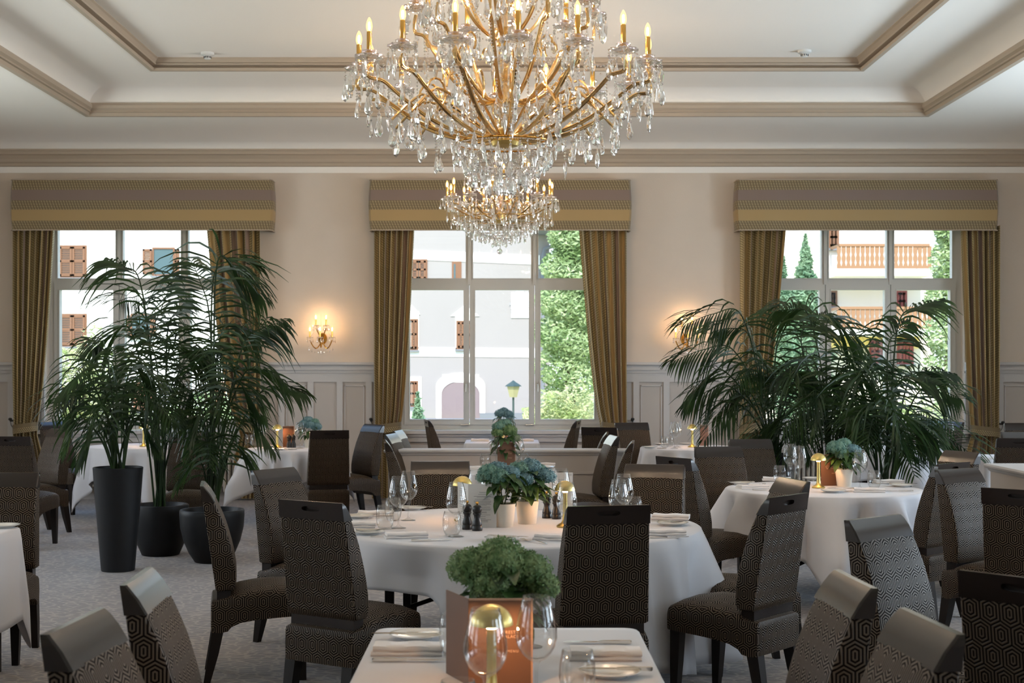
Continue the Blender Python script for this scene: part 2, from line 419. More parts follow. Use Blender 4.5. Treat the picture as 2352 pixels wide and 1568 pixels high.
ring(mb, rp(OX, OYF, OYN, [(.03,ZC1+.002),(.03,ZC1-.012),(-.02,ZC1-.012),(-.025,4.425),(-.045,4.43),(-.04,4.45),(-.065,4.47),(-.07,4.50),(-.05,4.53),(-.02,4.535),(.05,4.54)]))
struct(mb, 'trim_3', M['mould'], label='taupe moulding round the outer ceiling recess')
mb = MB()
ring(mb, rp(IX, IYF, IYN, [(.04,ZC2+.002),(.04,ZC2-.010),(0,ZC2-.010),(-.005,ZC2+.02),(.03,ZC2+.022),(.03,ZC2+.045),(-.03,ZC2+.047),(-.035,ZC2+.06),(-.02,ZC2+.062),(-.045,ZC2+.10),(-.06,ZC2+.112),(-.06,ZC3+.002)]))
struct(mb, 'trim_4', M['mould'], label='taupe stepped moulding round the inner ceiling recess')

# wainscot between and under the windows
mb = MB(); y = WY
segs = [(-ROOM_X, WINX[0]-OW), (WINX[0]+OW, WINX[1]-OW), (WINX[1]+OW, WINX[2]-OW), (WINX[2]+OW, ROOM_X)]
for a, b_ in segs: mb.box((a, y-.015, .16), (b_, y+.002, 1.56))
for x in WINX: mb.box((x-OW, y-.015, .16), (x+OW, y+.002, .80))
struct(mb, 'trim_5', M['wains'], label='greige wall panelling below the chair rail')
mb = MB()
for a, b_ in segs:
    mb.box((a, y-.035, 1.43), (b_, y-.012, 1.56))
    for z0, z1, d in ((1.54,1.575,.05),(1.575,1.60,.07),(1.60,1.64,.055),(1.64,1.672,.10)): mb.box((a, y-d, z0), (b_, y+.002, z1))
    mb.box((a, y-.035, .16), (b_, y-.012, .26))
    n = max(1, round((b_-a)/.385)); w = (b_-a)/n
    for i in range(n+1):
        xx = a+w*i; mb.box((max(a, xx-.036), y-.035, .26), (min(b_, xx+.036), y-.012, 1.43))
    for i in range(n):
        if i % 2 == 1:
            u, v = a+w*i+.036, a+w*(i+1)-.036
            for q in (.0,):
                mb.box((u+.02, y-.028, .30), (u+.032, y-.012, 1.39)); mb.box((v-.032, y-.028, .30), (v-.02, y-.012, 1.39)); mb.box((u+.02, y-.028, 1.378), (v-.02, y-.012, 1.39))
for x in WINX:
    mb.box((x-OW-.06, y-.13, .80), (x+OW+.06, y+.12, .84))
    mb.box((x-OW-.02, y-.09, .765), (x+OW+.02, y, .80)); mb.box((x-OW, y-.06, .70), (x+OW, y, .765)); mb.box((x-OW, y-.035, .60), (x+OW, y, .66))
    for u, v in ((x-OW, x-OW+.09), (x+OW-.09, x+OW)): mb.box((u, y-.035, .16), (v, y, .60))
struct(mb, 'trim_6', M['rail'], label='pale grey chair rail, stiles and window boards')
mb = MB()
for a, b_ in [(-ROOM_X, ROOM_X)]:
    mb.box((a, y-.03, 0), (b_, y, .15)); mb.box((a, y-.04, 0), (b_, y, .03)); mb.box((a, y-.036, .14), (b_, y, .165))
struct(mb, 'baseboard_front', M['rail'])
for sx, nm in ((1, 'right'), (-1, 'left')):
    mb = MB(); a, b_ = sorted((sx*ROOM_X, sx*(ROOM_X-.03))); mb.box((a, ROOM_Y0, 0), (b_, WY-.05, .16))
    struct(mb, 'baseboard_'+nm, M['rail'])
    mb = MB(); a, b_ = sorted((sx*ROOM_X, sx*(ROOM_X-.06))); mb.box((a, ROOM_Y0, 1.54), (b_, WY-.12, 1.672))
    a, b_ = sorted((sx*ROOM_X, sx*(ROOM_X-.014)))
    yy = [ROOM_Y0]
    struct(mb, 'trim_7' if sx > 0 else 'trim_8', M['rail'])

# windows of the front wall
def window(cx, idx):
    y0, y1 = WY+.17, WY+.25
    mb = MB()
    def fr(a, b_, c, d, w, yy0, yy1):   # rectangular frame, border w
        mb.box((a, yy0, c), (a+w, yy1, d)); mb.box((b_-w, yy0, c), (b_, yy1, d)); mb.box((a+w, yy0, c), (b_-w, yy1, c+w)); mb.box((a+w, yy0, d-w), (b_-w, yy1, d))
    fr(cx-OW, cx+OW, .84, Z1, .062, y0-.02, y1)
    w3 = (2*OW-.124)/3; x0 = cx-OW+.062
    for k in range(3):
        a = x0+w3*k; b_ = a+w3
        fr(a+.004, b_-.004, .902, 2.630, .066, y0-.035, y1-.01)
        fr(a+.060, b_-.060, .958, 2.574, .012, y0-.042, y0-.03)
        fr(a+.0, b_-.0, 2.660, Z1-.06, .045, y0-.02, y1-.01)
        fr(a+.035, b_-.035, 2.695, Z1-.095, .012, y0-.03, y0-.018)
    for k in (1, 2): a = x0+w3*k; mb.box((a-.02, y0-.045, 2.63), (a+.02, y1, Z1-.06)); 
    mb.box((cx-OW+.06, y0-.03, 2.626), (cx+OW-.06, y1, 2.664))
    o = struct(mb, 'window_%d' % idx, M['frame'])
    g = MB()
    for k in range(3):
        a = x0+w3*k; b_ = a+w3
        g.box((a+.068, y0+.012, .966), (b_-.068, y0+.018, 2.566)); g.box((a+.043, y0+.012, 2.703), (b_-.043, y0+.018, Z1-.103))
    g.build('glass_pane', M['pane'], o)
    for k in (1, 2):
        h = MB(); a = x0+w3*k + (-.035 if k == 1 else .035)
        h.box((a-.013, y0-.045, 1.36), (a+.013, y0-.034, 1.43)); h.tube([(a, y0-.05, 1.41), (a, y0-.072, 1.405), (a, y0-.072, 1.31)], .008, 6)
        h.build('window_handle', M['metal'], o)
    for k in (1, 2):
        h = MB(); a = x0+w3*k-.06; h.tube([(a-.05, y0-.035, .90), (a+.05, y0-.035, .90)], .012, 8); h.build('hinge', M['metal'], o)
for i, x in enumerate(WINX): window(x, i+1)
def side_window(sx, cy_, idx):
    mb = MB(); x0 = sx*(ROOM_X+.17); x1 = sx*(ROOM_X+.25); a, b_ = min(x0, x1), max(x0, x1)
    def bar(u0, u1, z0, z1): mb.box((a, u0, z0), (b_, u1, z1))
    lo, hi = cy_-1.5, cy_+1.5
    bar(lo, lo+.09, 1.0, 3.7); bar(hi-.09, hi, 1.0, 3.7); bar(lo, hi, 1.0, 1.09); bar(lo, hi, 3.61, 3.7); bar(lo, hi, 2.75, 2.87)
    for k in (1, 2): bar(lo+k-.07, lo+k+.07, 1.0, 3.7)
    o = struct(mb, 'window_%d' % idx, M['frame'])
    g = MB(); g.box(((a+b_)/2-.003, lo+.05, 1.05), ((a+b_)/2+.003, hi-.05, 3.65)); g.build('glass_pane', M['pane'], o)
k = 4
for sx in (1, -1):
    for y in SIDE_WIN: side_window(sx, y, k); k += 1

# pelmets
def pelmet(cx, w, label):
    o = thing('pelmet', label, 'pelmet', (cx, WY-.13, 3.26), 0, 'striped fabric pelmets over the windows')
    mb = MB(); R_ = random.Random(int(cx*10)+50); n = 24
    rings = []
    def zz(t): return .0+.004*sin(t*9)
    y0 = -.13
    pts = [(-w/2, .125), (-w/2-.005, y0+.04), (-w/2+.02, y0)] + [(-w/2+.02+(w-.04)*i/n, y0+.006*sin(i*1.7)) for i in range(1, n)] + [(w/2-.02, y0), (w/2+.005, y0+.04), (w/2, .125)]
    L = [0]
    for i in range(1, len(pts)): L.append(L[-1]+math.dist(pts[i], pts[i-1]))
    nz = 6
    b0 = len(mb.v)
    for j in range(nz+1):
        z = .61*j/nz; sc = 1+.012*sin(j/nz*pi)
        for i, p in enumerate(pts):
            mb.uv[len(mb.v)] = (L[i], .005+.60*j/nz*1.0); mb.v.append((p[0]*sc, p[1], z))
    n1 = len(pts)
    for j in range(nz):
        for i in range(n1-1): mb.f.append((b0+j*n1+i, b0+j*n1+i+1, b0+(j+1)*n1+i+1, b0+(j+1)*n1+i)); mb.m.append(0)
    # thickness: inner faces
    b1 = len(mb.v)
    for j in (0, nz):
        for i, p in enumerate(pts): mb.uv[len(mb.v)] = (L[i], .3); mb.v.append((p[0]*.992, min(p[1]+.02, .125), .61*j/nz))
    for i in range(n1-1):
        mb.f.append((b1+i+1, b1+i, b1+n1+i, b1+n1+i+1)); mb.m.append(0)
        mb.f.append((b0+i+1, b0+i, b1+i, b1+i+1)); mb.m.append(0)
    mb.build('fabric_box', M['pelmet'], o, smooth=True, sharp=50)
    p = MB(); p.box((-w/2+.01, y0+.012, .595), (w/2-.01, .125, .612)); p.build('top_board', M['mould'], o)
    for z in (.002, .61):
        p = MB(); p.tube([(q[0]*1.003, q[1]-.004, z) for q in pts], .007, 6); p.build('piping', M['mould'], o, smooth=True)
for px, lb in ((322, 'left'), (1148.5, 'middle'), (1995, 'right')):
    pelmet(X(px, 17.1), 3.13, {'left': 'striped gold and mauve fabric pelmet over the window with closed brown shutters outside',
        'middle': 'striped gold and mauve fabric pelmet behind the small crystal chandelier',
        'right': 'striped gold and mauve fabric pelmet over the window facing wooden balconies'}[lb])

# curtains
def curtain(xo, xi_top, xi_tie, side, tie_z, label, flare=.10, straight=False):
    # xo outer edge, xi inner edge (x); side = +1 when the inner edge lies to the right
    o = thing('curtain', label, 'curtain', (xo, WY-.185, .02), 0, 'striped gold curtains beside the windows')
    mb = MB(); NU, NV = 150, 26; npl = 7; top = 3.30
    R_ = random.Random(int(xo*100)); ph = R_.random()*6
    for j in range(NV+1):
        z = top*j/NV; t = (z-tie_z)/(top-tie_z)
        if z > tie_z: g = t**.62 if not straight else t**.5; wi = (xi_tie-xo)+(xi_top-xi_tie)*g; pin = min(1, .35+t*2.5)
        else: q = (tie_z-z)/tie_z; wi = (xi_tie-xo)+side*flare*min(1, q*2.2); pin = min(1, .35+q*1.5)
        bulge = 0
        for i in range(NU+1):
            u = i/NU
            a = 2*pi*npl*u+ph+.5*sin(3*u+z*.6)
            yy = (-.055*sin(a)*(.75+.25*sin(u*17+ph))-.012*sin(2*a+z))*(.55+.45*pin)
            xx = u*wi+side*.018*cos(a)*pin
            if z <= tie_z: xx -= side*.03*min(1, (tie_z-z)*3)*(1-u)
            mb.uv[len(mb.v)] = (u*2.15, z); mb.v.append((xx, yy-.005, z))
    for j in range(NV):
        for i in range(NU): a = j*(NU+1)+i; mb.f.append((a, a+1, a+NU+2, a+NU+1)); mb.m.append(0)
    mb.build('drape', M['curtain'], o, smooth=True, sharp=0)
    w = xi_tie-xo
    tb = MB(); rings = []
    for k in range(25):
        a = 2*pi*k/24; cx_ = w/2+cos(a)*(abs(w)/2+.02); cy_ = -.01+sin(a)*.095
        dz = .035*(cx_/w) if w else 0
        rings.append([(cx_, cy_, tie_z-.055+dz), (cx_, cy_, tie_z+.055+dz)])
    b0 = len(tb.v)
    for k, r in enumerate(rings):
        for p, vv in zip(r, (0, .14)): tb.uv[len(tb.v)] = (vv*2, k*.05); tb.v.append(p)
    for k in range(24): tb.f.append((b0+2*k, b0+2*k+2, b0+2*k+3, b0+2*k+1)); tb.m.append(0)
    tb.build('tieback', M['tieback'], o, smooth=True, sharp=0)
    hk = MB(); hx = -side*.06
    hk.tube([(hx, .17, tie_z+.10), (hx, .03, tie_z+.10)], .012, 8); hk.lathe([(0,-.02),(.018,-.012),(.024,0),(.018,.014),(0,.02)], 10, (hx, .015, tie_z+.12))
    hk.tube([(hx, .02, tie_z+.10), (hx+side*.02, -.01, tie_z+.05), (0, -.03, tie_z+.0)], .004, 5)
    hk.build('tieback_hook', M['black'], o)
D = 17.28
curtain(X(38,D), X(131,D), X(88,D), 1, .84, 'striped gold curtain at the left edge of the room beside the radiator')
curtain(X(600,D), X(480,D), X(560,D), -1, .84, 'striped gold curtain hanging behind the palm fronds near the lit wall sconce', straight=True)
curtain(X(864,D), X(953,D), X(920,D), 1, .84, 'striped gold curtain swept to the side, left of the middle window')
curtain(X(1441,D), X(1329,D), X(1384,D), -1, .84, 'striped gold curtain swept to the side, right of the middle window')
curtain(X(1699,D), X(1806,D), X(1745,D), 1, .84, 'striped gold curtain half hidden behind the wide palm group')
curtain(X(2289,D), X(2205,D), X(2228,D), -1, .80, 'striped gold curtain gathered by a pale tieback by the far right chairs')

# radiators
def radiator(cx, n, label):
    o = thing('radiator', label, 'radiator', (cx, WY-.11, .0), 0, 'cream column radiators under the windows')
    for i in range(n):
        x = (i-(n-1)/2)*.058
        if i == 0:
            mb = MB(); mb.loft([[(x+.021*cos(a)*(1), .05*sin(a)*1.0, z) for a in [2*pi*k/10 for k in range(10)]] for z in (.10,.13,.16,.50,.54,.565)], (True, True))
            first = mb.build('column', M['radiator'], o, smooth=True); first.location = (0, 0, 0); base = x
        else:
            dup(first, (x-base, 0, 0), parent=o)
    p = MB(); p.tube([(-n*.029, 0, .17), (n*.029+.06, 0, .17)], .016, 8); p.tube([(-n*.029-.09, 0, .49), (n*.029, 0, .49)], .016, 8); p.build('pipe', M['radiator'], o)
    p = MB(); p.tube([(-n*.029-.12, 0, .49), (-n*.029-.05, 0, .49)], .028, 10); p.build('valve', M['white'], o)
radiator(WINX[0]+.05, 36, 'long cream column radiator under the window behind the left palms')
radiator(WINX[2]+.0, 36, 'long cream column radiator under the window behind the right palms')

# smoke detectors
def detector(x, y, lb):
    o = thing('smoke_detector', lb, 'smoke detector', (x, y, ZC3), 0, 'smoke detectors on the ceiling')
    m = MB(); m.lathe([(0,0),(.068,0),(.068,-.022),(.05,-.034),(.036,-.036)], 24); m.build('base', M['white'], o, smooth=True)
    m = MB(); m.lathe([(.034,-.034),(.034,-.062),(.028,-.068),(0,-.068)], 20); m.build('sensor_head', M['white'], o, smooth=True)
    m = MB()
    for k in range(10): a = 2*pi*k/10; m.box((.0345*cos(a)-.004, .0345*sin(a)-.004, -.058), (.0345*cos(a)+.004, .0345*sin(a)+.004, -.04))
    m.build('vent_slots', M['black'], o)
d = (ZC3-H0)*F/(845-116)
detector(X(472, d), d+.1, 'white smoke detector on the ceiling left of the large chandelier')
detector(X(1848, d), d, 'white smoke detector on the ceiling right of the large chandelier')

# ================================================================== OUTSIDE
mb = MB(); mb.box((-90, WY+.36, -1.0), (90, 140, -.55))
g1 = struct(mb, 'ground', mat('grass_and_gravel', (.34,.36,.16), .95, vary=(.5,.5)))
mb = MB(); mb.box((-90, -60, -1.0), (-ROOM_X-.4, WY+.36, -.55)); mb.box((ROOM_X+.4, -60, -1.0), (90, WY+.36, -.55)); mb.box((-ROOM_X-.4, -60, -1), (ROOM_X+.4, ROOM_Y0-.4, -.55))
struct(mb, 'ground', g1.data.materials[0])
mb = MB(); mb.box((-30, 56, -.56), (30, 59.6, -.50)); struct(mb, 'road', mat('grey_asphalt', (.16,.16,.18), .9))
M['ewall'] = mat('sunlit_beige_render', (.275,.252,.247), .9, vary=(.6,.04))
M['ewhite'] = mat('sunlit_white_render', (.80,.78,.74), .9)
M['shutter'] = mat('brown_wooden_shutter', (.165,.072,.033), .6)
M['redshut'] = mat('red_wooden_shutter', (.20,.035,.03), .6)
M['balc'] = mat('honey_wooden_balustrade', (.25,.125,.06), .6)
M['yell'] = mat('yellow_painted_render', (.74,.55,.22), .9)
M['eglass'] = mat('dark_window_glass_outside', (.05,.09,.10), .08)
M['slate'] = mat('grey_roof_slate', (.16,.17,.19), .7)
BY = 60; ps = F/BY
def bx(px): return (px-1165)/ps
def bz(py): return H0-(py-845)/ps
def shuttered(parent, px0, py0, px1, py1, openw=False, mshut='shutter', Y=BY):
    k = Y/F; x0, x1 = (px0-1165)*k, (px1-1165)*k; z0, z1 = H0-(py1-845)*k, H0-(py0-845)*k
    fr = MB(); w = .07
    for b_ in (((x0-w, Y-.06, z0-w), (x0, Y+.02, z1+w)), ((x1, Y-.06, z0-w), (x1+w, Y+.02, z1+w)), ((x0, Y-.06, z0-w), (x1, Y+.02, z0)), ((x0, Y-.06, z1), (x1, Y+.02, z1+w))): fr.box(*b_)
    f = fr.build('window', M[mshut], parent)
    gl = MB(); gl.box((x0, Y-.02, z0), (x1, Y+.01, z1)); gl.build('pane', M['eglass'], f)
    def leaf(a, b_):
        s = MB(); s.box((a, Y-.10, z0), (a+.08, Y-.05, z1)); s.box((b_-.08, Y-.10, z0), (b_, Y-.05, z1))
        for z in (z0, (z0+z1)/2-.03, z1-.08): s.box((a, Y-.10, z), (b_, Y-.05, z+.08))
        n = max(6, int((z1-z0)/.07))
        for i in range(n): z = z0+(z1-z0)*(i+.3)/n; s.box((a+.08, Y-.085, z), (b_-.08, Y-.06, z+.04))
        s.build('shutter', M[mshut], f)
    xm = (x0+x1)/2
    if openw: leaf(x0-(x1-x0)/2-.06, x0-.08); leaf(x1+.08, x1+(x1-x0)/3)
    else: leaf(x0, xm-.01); leaf(xm+.01, x1)
    s = MB(); s.box((x0-.12, Y-.16, z0-.14), (x1+.12, Y, z0-.07)); s.build('window_sill', M['slate'], f)
# white house
A = thing('house', 'sunlit white house with brown shutters seen through the window behind the left palms', 'house', (0,0,0))
m = MB(); m.box((bx(-260), BY, -.6), (bx(905), BY+10, 12)); m.build('wall', M['ewhite'], A)
shuttered(A, 138, 567, 196, 634); shuttered(A, 138, 724, 196, 792)
shuttered(A, 354, 572, 398, 630, True); shuttered(A, 304, 724, 345, 770, True); shuttered(A, 485, 880, 515, 935); shuttered(A, 138, 890, 196, 950); shuttered(A, 310, 880, 345, 940)
m = MB(); m.box((bx(-280), BY-1, 12), (bx(915), BY+11, 12.3)); m.build('roof', M['slate'], A)
# beige house with painted bands
B = thing('house', 'beige house with white painted bands and an arched doorway across the street', 'house', (0,0,0))
m = MB(); m.box((bx(905)+.02, BY, -.6), (bx(1262), BY+12, 11.0)); m.build('wall', M['ewall'], B)
def band(parent, px0, px1, py0, py1, slope=0, d=.03, mt='ewhite'):
    m = MB(); x0, x1 = bx(px0), bx(px1); a0, a1 = bz(py1), bz(py0); s = slope/ps
    v = [(x0,BY-d,a0),(x1,BY-d,a0-s),(x1,BY-d,a1-s),(x0,BY-d,a1),(x0,BY+.02,a0),(x1,BY+.02,a0-s),(x1,BY+.02,a1-s),(x0,BY+.02,a1)]
    m.add(v, [(0,1,2,3),(3,2,6,7),(1,0,4,5),(0,3,7,4),(2,1,5,6)]); m.build('painted_band', M[mt], parent)
band(B, 945, 1240, 574, 596, 12); band(B, 915, 1240, 797, 818, 3); band(B, 1060, 1222, 668, 730, 0) if False else None
for a in ((940, 962, 715, 800), (1046, 1090, 722, 806), (940, 968, 865, 960)): band(B, *a)
def pediment(pxc, w, pyb, pyt):
    m = MB(); x = bx(pxc); h = w/ps/2; z0, z1 = bz(pyb), bz(pyt)
    m.add([(x-h,BY-.04,z0),(x+h,BY-.04,z0),(x+h*.55,BY-.04,z0+.35*(z1-z0)),(x,BY-.04,z1),(x-h*.55,BY-.04,z0+.35*(z1-z0)),(x-h,BY,z0),(x+h,BY,z0),(x,BY,z1)], [(0,1,2,3,4),(1,0,5,6),(4,3,7,5,0),(3,2,1,6,7)])
    m.build('pediment', M['ewhite'], B)
pediment(1068, 66, 726, 700); pediment(945, 40, 722, 700)
shuttered(B, 1052, 740, 1080, 798); shuttered(B, 932, 736, 957, 800); shuttered(B, 935, 878, 957, 930)
shuttered(B, 945, 599, 978, 640)
m = MB(); x0, x1, z0, z1 = bx(1038), bx(1060), bz(640), bz(600)
m.box((x0,BY-.03,z0),(x1,BY+.02,z1)); w_ = m.build('window', M['shutter'], B)
m = MB(); m.box((x0+.08,BY-.05,z0),(x1-.25,BY-.031,z1-.12)); m.build('pane', M['eglass'], w_)
# arched doorway
m = MB(); xc = bx(1058); hw = 44/ps; zs = bz(905); pts = [(xc-hw, -.6), (xc-hw, zs)]+[(xc-hw*cos(a*pi/16), zs+30/ps*sin(a*pi/16)) for a in range(1,16)]+[(xc+hw, zs), (xc+hw, -.6)]
outer = [(xc+(p[0]-xc)*1.28, -.6 if p[1] < 0 else p[1]+(.35 if p[1] > zs-.01 else 0)) for p in pts]
n = len(pts)
vs_ = [(p[0], BY-.05, p[1]) for p in pts]+[(p[0], BY-.05, p[1]) for p in outer]+[(p[0], BY, p[1]) for p in outer]
m.add(vs_, [(i, i+1, n+i+1, n+i) for i in range(n-1)]+[(n+i, n+i+1, 2*n+i+1, 2*n+i) for i in range(n-1)]); da = m.build('doorway_surround', M['ewhite'], B)
m = MB(); m.add([(p[0], BY-.02, p[1]) for p in pts], [tuple(range(n))]); m.build('door', mat('mauve_painted_door', (.19,.145,.15), .7), da)
band(B, 1016, 1100, 860, 878); band(B, 1102, 1262, 948, 962, 0, .07, 'slate')
# painted inscription
m = MB(); x0, x1 = bx(1174), bx(1216); m.box((x0, BY-.04, bz(730)), (x1, BY, bz(672))); pn = m.build('inscription_panel', M['ewhite'], B)
m = MB(); xq = bx(1194); m.add([(xq-.16,BY-.05,bz(668)),(xq+.16,BY-.05,bz(668)),(xq+.16,BY-.05,bz(676)),(xq,BY-.05,bz(683)),(xq-.16,BY-.05,bz(676))], [(0,1,2,3,4)]); m.build('crest', mat('faded_blue_paint', (.38,.46,.50), .9), pn)
def text(body, size, mt, parent, loc, rot=(pi/2, 0, 0), mirror=False, align='CENTER', name='lettering', sp=1.0):
    c = bpy.data.curves.new(name, 'FONT'); c.body = body; c.size = size; c.align_x = align; c.space_character = sp
    c.materials.append(M[mt]) if isinstance(mt, str) else c.materials.append(mt)
    o = bpy.data.objects.new(name, c); C.objects.link(o)
    dg = bpy.context.evaluated_depsgraph_get()
    me = bpy.data.meshes.new_from_object(o.evaluated_get(dg)); bpy.data.objects.remove(o)
    o = bpy.data.objects.new(name, me); C.objects.link(o); setp(o, parent)
    o.location = loc; o.rotation_euler = rot
    if mirror: o.scale = (-1, 1, 1)
    return o
fade = mat('faded_grey_lettering', (.30,.30,.31), .9)
for i, s_ in enumerate(('TCHDLH', 'DNGEZAR', 'DIMVDO', 'NDMDM')): text(s_, .20, fade, pn, (xq, BY-.06, bz(692+i*10)), mirror=True)
# roof overhang and downpipe
m = MB(); m.box((bx(1225), BY-2.2, bz(540)), (bx(1300), BY+.1, bz(528))); m.build('roof', M['slate'], B)
m = MB(); m.tube([(bx(1270), BY-.3, bz(566)), (bx(1252), BY-.15, bz(572)), (bx(1247), BY-.15, bz(590)), (bx(1247), BY-.15, -.5)], .09, 8); m.build('downpipe', M['slate'], B)
for i in range(7): pass
# right building with balconies
CY = 50; pc = F/CY
def qx(px): return (px-1165)/pc
def qz(py): return H0-(py-845)/pc
Cb = thing('apartment_building', 'sunlit apartment building with carved wooden balconies and red shutters', 'building', (0,0,0))
m = MB(); m.box((qx(1740), CY, -.6), (qx(2145), CY+12, 11)); m.build('wall', mat('cream_sunlit_render', (.66,.58,.50), .9), Cb)
def balcony(px0, px1, pyt, pyb):
    x0, x1, z0, z1 = qx(px0), qx(px1), qz(pyb), qz(pyt); y0 = CY-1.4
    m = MB(); m.box((x0-.1, y0-.05, z0-.25), (x1+.1, CY, z0-.05)); fl = m.build('balcony', M['ewhite'], Cb)
    m = MB(); m.box((x0, y0-.08, z1-.06), (x1, y0+.02, z1+.03)); m.box((x0, y0-.06, z0), (x1, y0+.0, z0+.09)); m.box((x1-.08, y0, z1-.06), (x1, CY, z1+.03)); m.box((x0, y0, z1-.06), (x0+.08, CY, z1+.03)); m.build('handrail', M['balc'], fl)
    m = MB(); n = int((x1-x0)/.16)
    for i in range(n+1):
        x = x0+(x1-x0)*i/n
        prof = [(.070,0),(.070,.16),(.045,.26),(.072,.40),(.072,.50),(.045,.62),(.07,.74),(.07,1)]
        b0 = len(m.v); hh = z1-z0-.05
        for w_, t_ in prof: m.v += [(x-w_, y0-.05, z0+t_*hh), (x+w_, y0-.05, z0+t_*hh), (x+w_, y0-.02, z0+t_*hh), (x-w_, y0-.02, z0+t_*hh)]
        for q in range(len(prof)-1):
            for a, b_ in ((0,1),(1,2),(2,3),(3,0)): m.f.append((b0+4*q+a, b0+4*q+b_, b0+4*q+4+b_, b0+4*q+4+a)); m.m.append(0)
    m.build('balusters', M['balc'], fl)
balcony(1905, 2107, 570, 623); balcony(1905, 2107, 710, 757)
shuttered(Cb, 2064, 782, 2093, 832, False, 'redshut', CY); shuttered(Cb, 2062, 672, 2078, 712, False, 'redshut', CY)
shuttered(Cb, 1905, 672, 1918, 700, False, 'shutter', CY); shuttered(Cb, 1906, 525, 1922, 566, False, 'shutter', CY)
shuttered(Cb, 2000, 785, 2030, 830, False, 'redshut', CY)
m = MB(); m.box((qx(1905), CY-.05, qz(800)), (qx(2110), CY-.01, qz(766))); m.build('painted_band', M['yell'], Cb)
m = MB(); m.box((qx(1730), CY-1.6, 11), (qx(2160), CY+13, 11.3)); m.build('roof', M['slate'], Cb)

# trees and shrubs
def leafcloud(mb, c, r, n, R_, size, cone=False, droop=.0):
    for i in range(n):
        while True:
            p = Vector((R_.uniform(-1,1), R_.uniform(-1,1), R_.uniform(-1,1)))
            if .25 < p.length < 1: break
        if cone:
            t = (p.z+1)/2; k = (1-t)**.8*1.05+.04; k *= .75+.45*abs(sin(t*26+p.x)); pos = Vector((c[0]+p.x*r[0]*k, c[1]+p.y*r[1]*k, c[2]+p.z*r[2]))
        else: 
            f = .8+.25*sin(p.x*7+c[0])*sin(p.z*8+c[1]); pos = Vector((c[0]+p.x*r[0]*f, c[1]+p.y*r[1]*f, c[2]+p.z*r[2]*f))
        a = Vector((R_.uniform(-1,1), R_.uniform(-1,1), R_.uniform(-.6,.5))).normalized(); b_ = a.cross(Vector((R_.uniform(-1,1), R_.uniform(-1,1), R_.uniform(-1,1)))).normalized()
        s = size*R_.uniform(.6,1.3)
        mb.add([pos-a*s, pos+b_*s*.35, pos+a*s, pos-b_*s*.35], [(0,1,2,3)])
def tree(name, label, x, y, z0, h, r, n, size, mt, cone=True, group=None, seed=1, cat='tree'):
    o = thing(name, label, cat, (x, y, z0), 0, group); R_ = random.Random(seed)
    m = MB(); leafcloud(m, (0, 0, h*.54), (r, r, h*.47), n, R_, size, cone); m.build('foliage', M[mt], o)
    m = MB(); m.tube([(0,0,0), (.03,0,h*.4), (0,.02,h*.92)], [h*.022, h*.016, h*.004], 8); m.build('trunk', M['trunk'], o, smooth=True)
GZ = -.56
tree('larch_tree', 'tall pale green larch outside the middle window beside the beige house', X(1308,40), 40, GZ, 8.2, 1.25, 24000, .085, 'tree', seed=2)
tree('larch_tree', 'larch behind the tall pale one, mostly hidden by the middle curtain', X(1395,44), 44, GZ, 8.5, 1.3, 9000, .1, 'tree2', seed=3)
tree('shrub', 'pale leafy shrub below the larch outside the middle window', X(1300,27), 27, GZ, 2.0, 1.05, 9000, .045, 'bush', False, seed=4, cat='shrub')
tree('shrub', 'pale leafy shrub beside the street lantern', X(1228,30), 30, GZ, 1.5, .55, 1600, .07, 'bush', False, seed=14, cat='shrub')
tree('shrub', 'small dark green conifer shrub in the bottom corner of the middle window', X(960,30), 30, GZ, 1.65, .25, 900, .07, 'tree2', seed=5, cat='shrub')
tree('shrub', 'low bushy dark green shrub in front of the arched doorway', X(1003,29), 29, GZ, 1.15, .35, 900, .07, 'tree2', False, seed=6, cat='shrub')
tree('shrub', 'sunlit yellow-green shrub outside the window behind the left palms', X(190,24), 24, GZ, 2.9, 1.0, 9000, .045, 'bush', False, seed=7, cat='shrub')
tree('shrub', 'sunlit green shrub outside the left window, behind the palm stems', X(470,25), 25, GZ, 2.0, 1.2, 8000, .045, 'tree', False, seed=8, cat='shrub')
tree('conifer_tree', 'green conifer outside in the left light of the right window', X(1850,38), 38, GZ, 5.7, .95, 13000, .075, 'tree2', seed=9)
tree('conifer_tree', 'slim dark conifer at the curtain edge of the right window', X(1800,36), 36, GZ, 5.0, .45, 5000, .07, 'tree2', seed=10)
tree('larch_tree', 'pale drooping larch in the right light of the right window', X(2180,36), 36, GZ, 8.0, .75, 9000, .08, 'tree', seed=11)
tree('shrub', 'dry sunlit shrub low outside the right window', X(2080,26), 26, GZ, 1.7, 1.2, 4200, .06, 'bush', False, seed=12, cat='shrub')
tree('shrub', 'small green shrub low between palms outside the right window', X(1960,27), 27, GZ, 1.6, .7, 2600, .06, 'tree', False, seed=13, cat='shrub')
# trees seen only through / reflected from the side windows
for i, (x, y, h, lb) in enumerate(((17,-4,7,'right garden, level with the wall behind the viewer'),(19,3,8,'right garden, beside the nearest table'),(16,8.5,6.5,'right garden, beside the round tables'),(18,14,8,'right garden, near the far corner'),(-17,0,7,'left garden, beside the viewer'),(-19,7,8,'left garden, beside the large round table'),(-17,13,7,'left garden, near the far corner'))):
    tree('conifer_tree', 'conifer in the '+lb, x, y, GZ, h, 1.7, 1500, .3, 'tree', group='garden conifers beside the side windows', seed=20+i)
